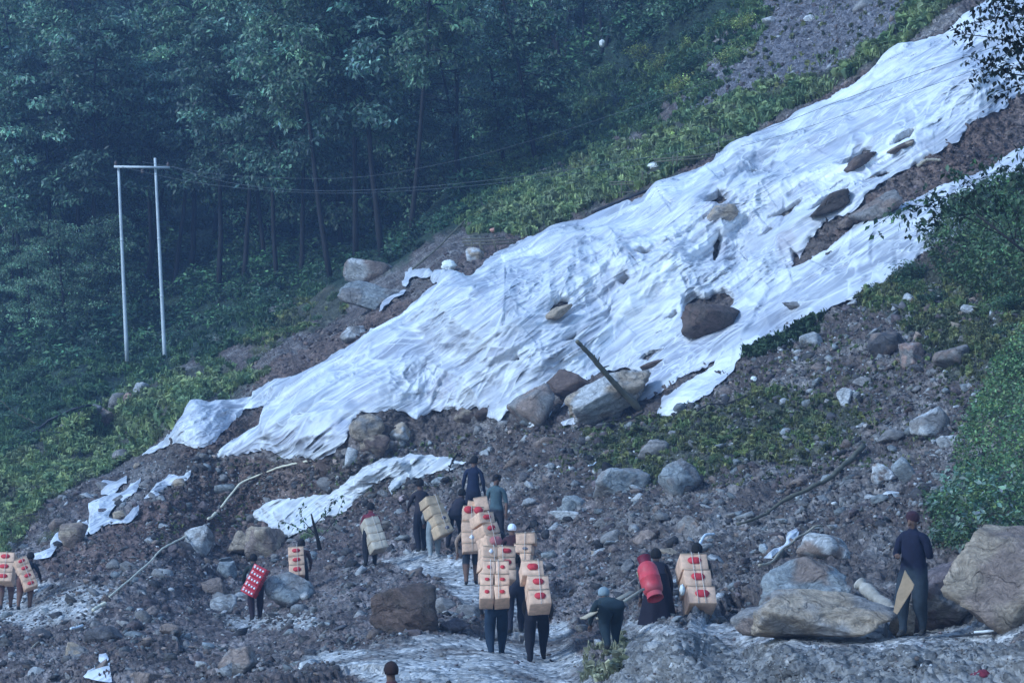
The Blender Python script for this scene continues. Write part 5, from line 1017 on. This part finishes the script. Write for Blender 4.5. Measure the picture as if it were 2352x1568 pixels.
    for (a, c), kd in zip(E, K):
        A, B_ = J[a], J[c]; ab = B_-A; tt = np.clip(((V-A)@ab)/(ab@ab+1e-9), 0, 1); ra = (max(Rd[a])*(1-tt)+max(Rd[c])*tt)*k
        dd = np.linalg.norm(V-(A+tt[:,None]*ab), axis=1)/ra; q = dd < bd; bd[q] = dd[q]; kc[q] = names.index(kd)
    low = (kc == 0) & (V[:,2] < (hipz+.03)*k) & (np.abs(V[:,0]) < .2); kc[low] = 1
    C = np.array(cols, float)[kc]; C = C*(1+.25*perlin(V[:,0]*9, V[:,1]*9, V[:,2]*9, 3))[:,None]
    fold = perlin(V[:,0]*14, V[:,1]*14, V[:,2]*5, 8)*.014*(kc < 2); 
    em2 = em; a = em2.attributes.new('Col', 'FLOAT_COLOR', 'POINT'); cc = np.ones((n, 4), np.float32); cc[:,:3] = C; a.data.foreach_set('color', cc.ravel())
    nr = np.zeros(n*3, np.float32); em2.vertices.foreach_get('normal', nr); V2 = V + nr.reshape(-1,3)*fold[:,None]; em2.vertices.foreach_set('co', V2.ravel().astype(np.float32)); em2.materials.clear(); em2.materials.append(M['cloth']); em2.name = 'person'
    bpy.data.objects.remove(t)
    o = obj('person', em2, loc=(g.x, g.y, g.z+dz)); o.rotation_euler = (0, 0, R(rz)); tag(o, label, 'person')
    # hair or cap
    Vh, Fh = ico(3); hc = (J[hd]*.45+J[ht]*.55); dirn = hf/np.linalg.norm(hf); keep = Vh.copy(); fr = Vh@dirn
    rr = np.where((fr > .35) & (Vh[:,2] < .35), .80, 1.0)*(1+.05*perlin(Vh[:,0]*4, Vh[:,1]*4, Vh[:,2]*4, 2)); W = Vh*rr[:,None]*np.array([.098,.112,.118 if not hat else .10])*k; W[:,2] = np.maximum(W[:,2], -.055*k)
    hm_ = mesh_np('hair' if not hat else 'cap', W+hc+np.array([0, -.008, .012]), Fh, M['cloth'], np.tile(hat or hair, (len(W), 1)), smooth=True); obj('hair' if not hat else 'cap', hm_, o)
    return o, g
M['cloth'] = material('cloth', attr=True, rough=.85, var=.2, vscale=12, bump=.4, bscale=30)
M['card'] = material('cardboard', attr=True, rough=.85, var=.24, vscale=9, bump=.15, bscale=40)
M['redprint'] = material('red_print', (.62,.05,.06), rough=.7, var=.15, vscale=20)
M['greyprint'] = material('grey_print', (.20,.18,.20), rough=.8, var=.3, vscale=30)
M['whiteprint'] = material('white_label', (.85,.85,.9), rough=.6, var=.05)
M['tape'] = material('brown_tape', (.45,.33,.22), rough=.35, var=.1)
M['rope'] = material('rope', (.62,.56,.5), rough=.9, var=.1)
M['wrap'] = material('shrink_wrap', attr=True, rough=.22, var=.12, vscale=10, spec=.6, bump=.6, bscale=16, bump_dist=.04)
M['redgloss'] = material('red_glossy_pack', (.52,.025,.04), rough=.25, var=.15, vscale=14, spec=.6)
def box_mesh(w, d, h, seed, col, mat):
    bm = bmesh.new(); bmesh.ops.create_cube(bm, size=1); bmesh.ops.scale(bm, vec=(w, d, h), verts=bm.verts)
    bmesh.ops.bevel(bm, geom=list(bm.edges), offset=.004, segments=1, affect='EDGES'); bmesh.ops.triangulate(bm, faces=[f for f in bm.faces if len(f.verts) > 4])
    bmesh.ops.subdivide_edges(bm, edges=[e for e in bm.edges if e.calc_length() > .08], cuts=3, use_grid_fill=True); bmesh.ops.triangulate(bm, faces=bm.faces)
    V = np.array([v.co[:] for v in bm.verts]); Fc = np.array([[v.index for v in f.verts] for f in bm.faces]); bm.free()
    V = V + .010*np.stack([perlin(V[:,0]*5+seed, V[:,1]*5, V[:,2]*5, q) for q in (1,2,3)], -1)
    C = np.tile(col, (len(V), 1))*(1+.10*perlin(V[:,0]*6+seed, V[:,1]*6, V[:,2]*6, 4))[:,None]
    return mesh_np('box', V, Fc, mat, C)
def disc(w, h, n=18, lobes=False):
    a = np.linspace(0, 2*np.pi, n, endpoint=False); r = 1 if not lobes else (1-.20*np.exp(-((np.abs(np.cos(a)))/.28)**2)); V = np.c_[np.cos(a)*w/2*r, np.zeros(n), np.sin(a)*h/2*r]
    V = np.concatenate([V+[0,-.0015,0], V+[0,.0015,0], [[0,-.0015,0],[0,.0015,0]]]); Fc = []
    for i in range(n): j = (i+1) % n; Fc += [[i,j,2*n],[n+j,n+i,2*n+1],[i,n+i,n+j],[i,n+j,j]]
    return V, np.array(Fc)
CARD = (.80,.50,.34)
BOXG = {}
def stack(u, v, wpx, rows, what, D=None, yaw=0, pitch=22, roll=0, depth=.36, dD=0, group=None, rope=True, card=CARD, wrap=False):
    """cartons stacked on a porter's back; (u, v) is the middle of the lowest front edge. rows from the bottom: (height px, [(x px, width px, mark), ...])"""
    D = (S1(u, v).y if D is None else D) + dD; base = PT(u, v, D)
    Rm = Matrix.Rotation(R(yaw), 3, 'Z') @ Matrix.Rotation(R(-pitch), 3, 'X') @ Matrix.Rotation(R(roll), 3, 'Y'); z = 0; k = D/F; n = 0; total = sum(len(r[1]) for r in rows)
    order = ['lowest', 'second', 'third', 'fourth', 'fifth', 'sixth']
    for ri, (hp_, cols) in enumerate(rows):
        h = hp_*k/max(.5, math.cos(R(pitch)))
        for ci, (xp, wp, mark) in enumerate(cols):
            w = wp*k; n += 1; dd = depth*(.97+.03*((ri+ci) % 2)); e = empty('box', (0, 0, 0)); loc = base + Rm @ Vector((xp*k, dd/2, z+h/2)); e.location = loc; e.rotation_euler = (Rm @ Matrix.Rotation(R(float(RNG.normal(0, 2.4))), 3, 'Y')).to_euler()
            side = '' if len(cols) == 1 else (' left hand' if xp < 0 else ' right hand'); pos_ = 'topmost' if ri == len(rows)-1 and len(rows) > 1 else order[ri]
            body_c = np.array(card)*RNG.uniform(.86, 1.05)
            mat = M['redgloss'] if mark == 'can' else (M['wrap'] if wrap else M['card'])
            mk = {'apple':'red twin fruit print','small':'small red print','grey':'faded grey print','plain':'no print','can':'glossy red wrapping','redtop':'a wide red band','pink':'large faded red print','label':'a white label'}[mark]
            lab = f'{pos_}{side} box with {mk} in {what}' if mark not in ('plain','can') else (f'{pos_}{side} plain box in {what}' if mark == 'plain' else f'{pos_} red drinks case in {what}')
            tag(e, lab, 'box', group or what); obj('box_body', box_mesh(w-.006, dd, h-.005, n*3.3+u, body_c, mat), e)
            y = -dd/2-.012
            def flat(nm, VF, mt, x=0, zz=0):
                V, Fc = VF; obj(nm, mesh_np(nm, V+[x, y, zz], Fc, mt), e)
            if mark == 'apple': flat('printed_mark', disc(w*.52, h*.48, lobes=True), M['redprint'], .0, h*.05)
            elif mark == 'small': flat('printed_mark', disc(w*.34, h*.30, lobes=True), M['redprint'], w*.02, 0)
            elif mark == 'grey': flat('printed_mark', disc(w*.3, h*.34), M['greyprint'], w*.12, 0)
            elif mark == 'pink': flat('printed_mark', disc(w*.8, h*.7, lobes=True), material('faded_red_print', (.62,.20,.19), var=.2) if 'fr' not in M else M['fr'], w*.08, 0)
            elif mark == 'redtop':
                for sx in (-1, 1): flat('printed_mark', disc(w*.44, h*.5), M['redprint'], sx*w*.24, h*.24)
            elif mark == 'label': flat('paper_label', disc(w*.3, h*.5, 4), M['whiteprint'], w*.05, 0)
            elif mark == 'can':
                for q in range(4): flat('printed_mark', disc(w*.13, h*.36, 10), M['whiteprint'], w*(-.34+.22*q), -h*.02)
            if mark != 'can':
                V = np.array([[-w/2,0,-.002],[w/2,0,-.002],[w/2,0,.002],[-w/2,0,.002]])*[1,1,1]; V = np.concatenate([V+[0,-.001,0], V+[0,.001,0]])*[1,1,3.0]
                obj('tape', mesh_np('tape', V+[0, y+.002, h*.47], [(0,1,2,3),(4,7,6,5),(0,4,5,1),(1,5,6,2),(2,6,7,3),(3,7,4,0)], M['tape']), e)
        z += h
    if rope:
        for xo in ([0.06] if wpx < 55 else [-.12, .14]):
            pts = [base + Rm @ Vector((xo*wpx*k, -.022, q)) for q in np.linspace(-.01, z+.01, 6)] + [base + Rm @ Vector((xo*wpx*k, depth*.9, z+.015))]
            V, Fc = tube([tuple(p) for p in pts], .006, 5); tag(obj('rope', mesh_np('rope', V, Fc, M['rope'], smooth=True)), f'thin cord tied {"down" if xo > 0 else "along the left of"} {what}', 'rope')
    return D
G = 'porters carrying loads'
# left edge pair
person('porter at the left edge under three printed boxes, bare calves', 14, 1402, 0, 62, .3, pants=(.14,.07,.06), shirt=(.05,.05,.06), bare_legs=True)
stack(5, 1334, 42, [(21,[(0,42,'apple')]),(22,[(0,42,'apple')]),(22,[(0,42,'apple')])], 'the load at the left edge', yaw=-6, pitch=28, dD=-.3, D=S1(14,1402).y)
person('porter second from the left edge bending under four tilted boxes', 56, 1404, -10, 62, .3, pants=(.13,.06,.05), shirt=(.02,.022,.03), bare_legs=True)
stack(74, 1347, 31, [(17,[(0,31,'apple')]),(19,[(0,31,'apple')]),(17,[(0,31,'apple')]),(17,[(0,31,'apple')])], 'the tilted load near the left edge', yaw=14, pitch=18, roll=-20, dD=-.3, D=S1(56,1404).y, depth=.42)
# red cases
person('porter in dark trousers leaning under glossy red cases', 588, 1424, 12, 50, .22, pants=(.022,.012,.02), shirt=(.02,.03,.028), skin=(.2,.11,.08))
stack(566, 1364, 34, [(14,[(0,34,'can')]),(14,[(0,34,'can')]),(14,[(0,34,'can')]),(14,[(0,34,'can')]),(14,[(0,34,'can')])], 'the leaning load of red cases', yaw=-14, pitch=12, roll=25, dD=-.35, D=S1(588,1424).y, depth=.26, rope=False)
# behind oval boulder
person('porter half hidden behind the oval bluish boulder', 690, 1368, 0, 66, .3, shirt=(.10,.05,.045), pants=(.03,.03,.04), dz=-.1)
stack(683, 1320, 36, [(24,[(0,36,'apple')]),(20,[(0,36,'apple')]),(21,[(0,36,'apple')])], 'the load above the oval boulder', yaw=4, pitch=16, roll=-3, dD=-.3, D=S1(690,1368).y)
# shrink wrapped load
person('porter in black trousers and red sleeves under a shrink wrapped load', 852, 1312, 0, 52, .2, pants=(.012,.014,.022), shirt=(.16,.025,.04), arms='front')
stack(876, 1258, 37, [(18,[(0,37,'plain')]),(18,[(0,37,'plain')]),(18,[(0,37,'plain')]),(17,[(0,36,'plain')])], 'the shrink wrapped load', yaw=20, pitch=26, roll=-10, dD=-.32, D=S1(852,1312).y, depth=.42, wrap=True, card=(.66,.55,.42))
# group in the middle distance
person('standing man in black with a white sleeve stripe left of the box load', 968, 1268, 20, 12, .25, arms='front', shirt=(.035,.028,.035), pants=(.010,.012,.022), H=1.72)
person('porter in light grey trousers carrying a four box load', 997, 1282, 6, 52, .3, pants=(.24,.27,.28), shirt=(.20,.21,.23), shoe=(.5,.5,.5), arms='front')
stack(1027, 1224, 37, [(24,[(0,37,'grey')]),(22,[(0,37,'grey')]),(22,[(-3,37,'plain')]),(20,[(-6,34,'plain')])], 'the plain load right of the man in black', yaw=24, pitch=20, roll=-12, dD=-.35, D=S1(997,1282).y, depth=.46, card=(.60,.43,.28))
person('dark figure bending low behind the plain load', 1044, 1262, -20, 60, .4, shirt=(.03,.025,.035), pants=(.02,.02,.03))
person('man in dark navy standing with his back turned at the top of the group', 1090, 1222, -8, 8, .2, arms='down', shirt=(.012,.018,.045), pants=(.015,.018,.035), H=1.7, turn=30)
person('bare headed man in a grey blue T-shirt looking left', 1141, 1262, 165, 4, .2, arms='down', shirt=(.075,.12,.135), pants=(.03,.03,.04), sleeves=False, H=1.66, turn=-20)
person('porter with bare calves and a dark shoulder bag under the red banded load', 1082, 1344, 0, 55, .25, shirt=(.28,.20,.15), pants=(.022,.03,.045), bare_legs=True, arms='side')
stack(1082, 1266, 42, [(20,[(0,38,'plain')]),(25,[(0,40,'label')]),(24,[(1,42,'grey')]),(34,[(6,48,'redtop')])], 'the red banded load', yaw=4, pitch=14, roll=0, dD=-.2, D=S1(1082,1344).y-.15)
stack(1109, 1172, 32, [(32,[(0,32,'plain')])], 'the load seen over the red banded boxes', D=77.5, pitch=18, roll=-10, rope=False)
stack(1084, 1168, 22, [(18,[(0,22,'plain')])], 'the half hidden load above the red bands', D=77.8, pitch=10, roll=6, rope=False)
person('hidden porter under the pink printed load', 1135, 1350, 0, 60, .2, shirt=(.04,.04,.05), pants=(.05,.03,.03), D=69.5)
stack(1138, 1258, 40, [(32,[(2,40,'pink')]),(25,[(1,41,'apple')]),(25,[(-4,39,'apple')])], 'the pink printed load in the middle', yaw=28, pitch=20, roll=-4, D=69, depth=.46)
person('porter with a white cap between the middle loads', 1176, 1378, 0, 14, .2, shirt=(.05,.02,.025), pants=(.03,.03,.04), hat=(.8,.85,.95), D=66.5, H=1.45)
stack(1202, 1287, 42, [(18,[(4,26,'plain')]),(20,[(-2,42,'grey')]),(26,[(3,45,'plain')])], 'the load right of the white cap', yaw=-8, pitch=12, D=66.2, depth=.36)
person('porter walking just ahead of the front pair, dark trousers', 1184, 1456, 0, 60, .4, shirt=(.05,.045,.05), pants=(.025,.026,.04), D=61.5, lift=.0)
stack(1147, 1330, 78, [(24,[(-20,36,'plain'),(20,42,'plain')]),(27,[(-20,37,'grey'),(20,42,'apple')]),(25,[(-18,36,'label'),(21,43,'apple')])], 'the wide middle load', yaw=14, pitch=18, roll=1, D=60.6, depth=.42)
# front pair
person('front left porter in navy knee breeches under six small boxes', 1140, 1512, 4, 64, .30, shirt=(.05,.045,.05), pants=(.014,.03,.055), shoe=(.02,.03,.035), D=58.2, bulk=1.12, H=1.66)
stack(1136, 1374, 68, [(30,[(-18,32,'small'),(17,35,'small')]),(25,[(-17,31,'small'),(18,35,'small')]),(29,[(-12,29,'small'),(19,31,'small')])], 'the front left porter\'s load', yaw=2, pitch=32, D=57.7, depth=.40)
person('front right porter in black trousers lifting one heel under three big boxes', 1232, 1524, -3, 64, .34, shirt=(.06,.05,.045), pants=(.008,.008,.014), shoe=(.012,.012,.016), D=57.6, bulk=1.12, H=1.68, lift=.10)
stack(1240, 1386, 52, [(32,[(2,51,'apple')]),(31,[(0,50,'apple')]),(34,[(-10,51,'apple')])], 'the front right porter\'s load', yaw=7, pitch=32, D=57.1, depth=.42)
# right part
person('stooping person in a dark green coat seen from behind, planks beside', 1405, 1492, 10, 96, .34, crouch=.12, shirt=(.02,.035,.04), pants=(.012,.024,.032), D=54.0, bulk=1.2, hat=(.22,.28,.31), arms='front')
bar('plank', PT(1339,1420,54.2), PT(1452,1358,55.2), .12, .02, M['wood'], None, 'thin pale plank carried by the stooping person', 'plank')
bar('plank', PT(1372,1420,54.0), PT(1478,1352,55.2), .05, .03, M['wood'], None, 'narrow plank just beside the wider one on the stooping person', 'plank')
pr, _ = person('porter in a black robe carrying a red gas cylinder', 1510, 1436, 0, 72, .2, crouch=.08, shirt=(.014,.012,.022), pants=(.010,.009,.02), D=56.2, arms='down', bulk=1.1)
a = np.linspace(0, 2*np.pi, 28, endpoint=False); zs = np.linspace(.86, .02, 9); Vs = []
for i, z_ in enumerate(zs):
    rr = (.17+.15*(i/8))*(1+.10*np.cos(a*7+i*.1)*(i/8)); Vs.append(np.c_[np.cos(a)*rr, np.sin(a)*rr*.85+.02, np.full(28, z_)])
Vs = np.concatenate(Vs); Fs = [(i*28+k, i*28+(k+1) % 28, (i+1)*28+(k+1) % 28, (i+1)*28+k) for i in range(8) for k in range(28)]
obj('robe', mesh_np('robe', Vs, Fs, M['cloth'], np.tile([.012,.010,.02], (len(Vs), 1)), smooth=True), pr)
def lathe(prof, n=28): 
    a = np.linspace(0, 2*np.pi, n, endpoint=False); V = np.concatenate([np.c_[np.cos(a)*r, np.sin(a)*r, np.full(n, z)] for r, z in prof])
    return V, np.array([(i*n+k, i*n+(k+1) % n, (i+1)*n+(k+1) % n, (i+1)*n+k) for i in range(len(prof)-1) for k in range(n)])
M['gasred'] = material('worn_red_paint', (.60,.055,.07), rough=.42, var=.22, vscale=7, tint2=(.45,.08,.09), obj_coords=True)
M['gasdark'] = material('dark_red_base', (.16,.012,.03), rough=.6, var=.2)
cy = empty('gas_cylinder', tuple(PT(1493,1330,55.6))); dv = Vector((.17, -.42, -.62)); cy.rotation_euler = (-dv).to_track_quat('Z', 'Y').to_euler(); tag(cy, 'worn red gas cylinder lying aslant on the robed porter\'s back', 'gas cylinder')
V, Fq = lathe([(.001,.33),(.04,.33),(.09,.31),(.14,.26),(.165,.20),(.17,.12),(.172,.0),(.176,-.005),(.172,-.01),(.17,-.16),(.16,-.22),(.13,-.27),(.001,-.29)]); obj('body', mesh_np('body', V, Fq, M['gasred'], smooth=True), cy)
V, Fq = lathe([(.125,-.24),(.135,-.36),(.14,-.365),(.13,-.36),(.12,-.25)]); obj('foot_ring', mesh_np('foot_ring', V, Fq, M['gasred'], smooth=True), cy)
V, Fq = lathe([(.128,-.262),(.001,-.27)]); obj('base_plate', mesh_np('base_plate', V, Fq, M['gasdark']), cy)
V, Fq = lathe([(.10,.29),(.11,.42),(.115,.425),(.105,.42),(.095,.30)]); obj('collar', mesh_np('collar', V, Fq, M['gasdark'], smooth=True), cy)
V, Fq = lathe([(.001,.40),(.03,.40),(.03,.32),(.001,.32)], 12); obj('valve', mesh_np('valve', V, Fq, M['steel']), cy)
def patch(a0, a1, z0, z1, mt, nm, r=.177):
    aa = np.linspace(a0, a1, 8); V = [(math.cos(q)*r, math.sin(q)*r, z) for z in (z0, z1) for q in aa]; obj(nm, mesh_np(nm, V, [(i, i+1, 8+i+1, 8+i) for i in range(7)], mt), cy)
M['yel'] = material('yellowish_label', (.62,.60,.36), rough=.6, var=.4, vscale=30)
patch(-1.1, -.2, .08, .19, M['yel'], 'label'); patch(-1.0, -.3, .05, .06, M['redprint'], 'label_stripe', .179)
person('porter hidden behind the tall box load by the road bank', 1605, 1440, 0, 66, .2, shirt=(.05,.05,.05), pants=(.03,.02,.02), D=56.6)
stack(1612, 1385, 66, [(39,[(4,65,'apple')]),(36,[(0,63,'apple')]),(35,[(-3,63,'apple')])], 'the tall load by the road bank', yaw=10, pitch=34, D=55.9, depth=.52)
lump('cloth', 1560, 1340, 1574, 1368, M['sack'], 'whitish cloth hanging left of the tall load', 'cloth', 12, D=55.6)
mn, mg = person('standing man in a dark navy jacket holding a tan board, facing the path', 2098, 1462, 150, 2, .22, arms='carry', shirt=(.010,.012,.032), pants=(.03,.042,.055), D=47.6, bulk=1.25, H=1.70, hat=(.05,.02,.03), turn=10)
M['tan'] = material('tan_board', (.62,.42,.26), rough=.8, var=.15, vscale=8)
qv = [(2078,1309),(2086,1322),(2099,1342),(2096,1352),(2060,1410),(2052,1404),(2060,1362),(2068,1340)]
bv = [tuple(PT(a_, b_, 47.05+.001*(a_-2050))) for a_, b_ in qv]; bk = [tuple(Vector(p)+Vector((.012, .03, 0))) for p in bv]; nq = len(qv)
bmq = bmesh.new(); vv_ = [bmq.verts.new(p) for p in bv+bk]; bmq.faces.new(vv_[:nq]); bmq.faces.new(vv_[nq:][::-1])
for i in range(nq): bmq.faces.new([vv_[i], vv_[(i+1) % nq], vv_[nq+(i+1) % nq], vv_[nq+i]])
bq = bpy.data.meshes.new('board'); bmq.to_mesh(bq); bmq.free(); bq.materials.append(M['tan']); tag(obj('board', bq), 'tan pointed board held by the man in the navy jacket', 'board')
person('head of a dark haired person rising at the bottom of the picture', 905, 1568, 25, 10, .2, shirt=(.10,.02,.04), arms='down', D=44.0, dz=-1.41, hair=(.03,.014,.012))

# ---------------------------------------------------------------- evening haze in the valley
hz = bpy.data.materials.new('haze_air'); hz.use_nodes = True; nt = hz.node_tree; nt.nodes.clear()
ho = nt.nodes.new('ShaderNodeOutputMaterial'); pv = nt.nodes.new('ShaderNodeVolumePrincipled'); pv.inputs['Density'].default_value = 0.00085
pv.inputs['Color'].default_value = (.40, .62, 1.0, 1); pv.inputs['Anisotropy'].default_value = .1
nt.links.new(pv.outputs[0], ho.inputs['Volume'])
x0, x1, y0, y1, z0, z1 = -1000, 1000, -400, 1600, -30, 75
hv = [(x, y, z) for z in (z0, z1) for y in (y0, y1) for x in (x0, x1)]
hm = mesh_np('haze', hv, [(0,2,3,1),(4,5,7,6),(0,1,5,4),(2,6,7,3),(0,4,6,2),(1,3,7,5)], hz)
tag(obj('haze', hm), 'thin bluish evening haze filling the valley', 'haze', kind='stuff')
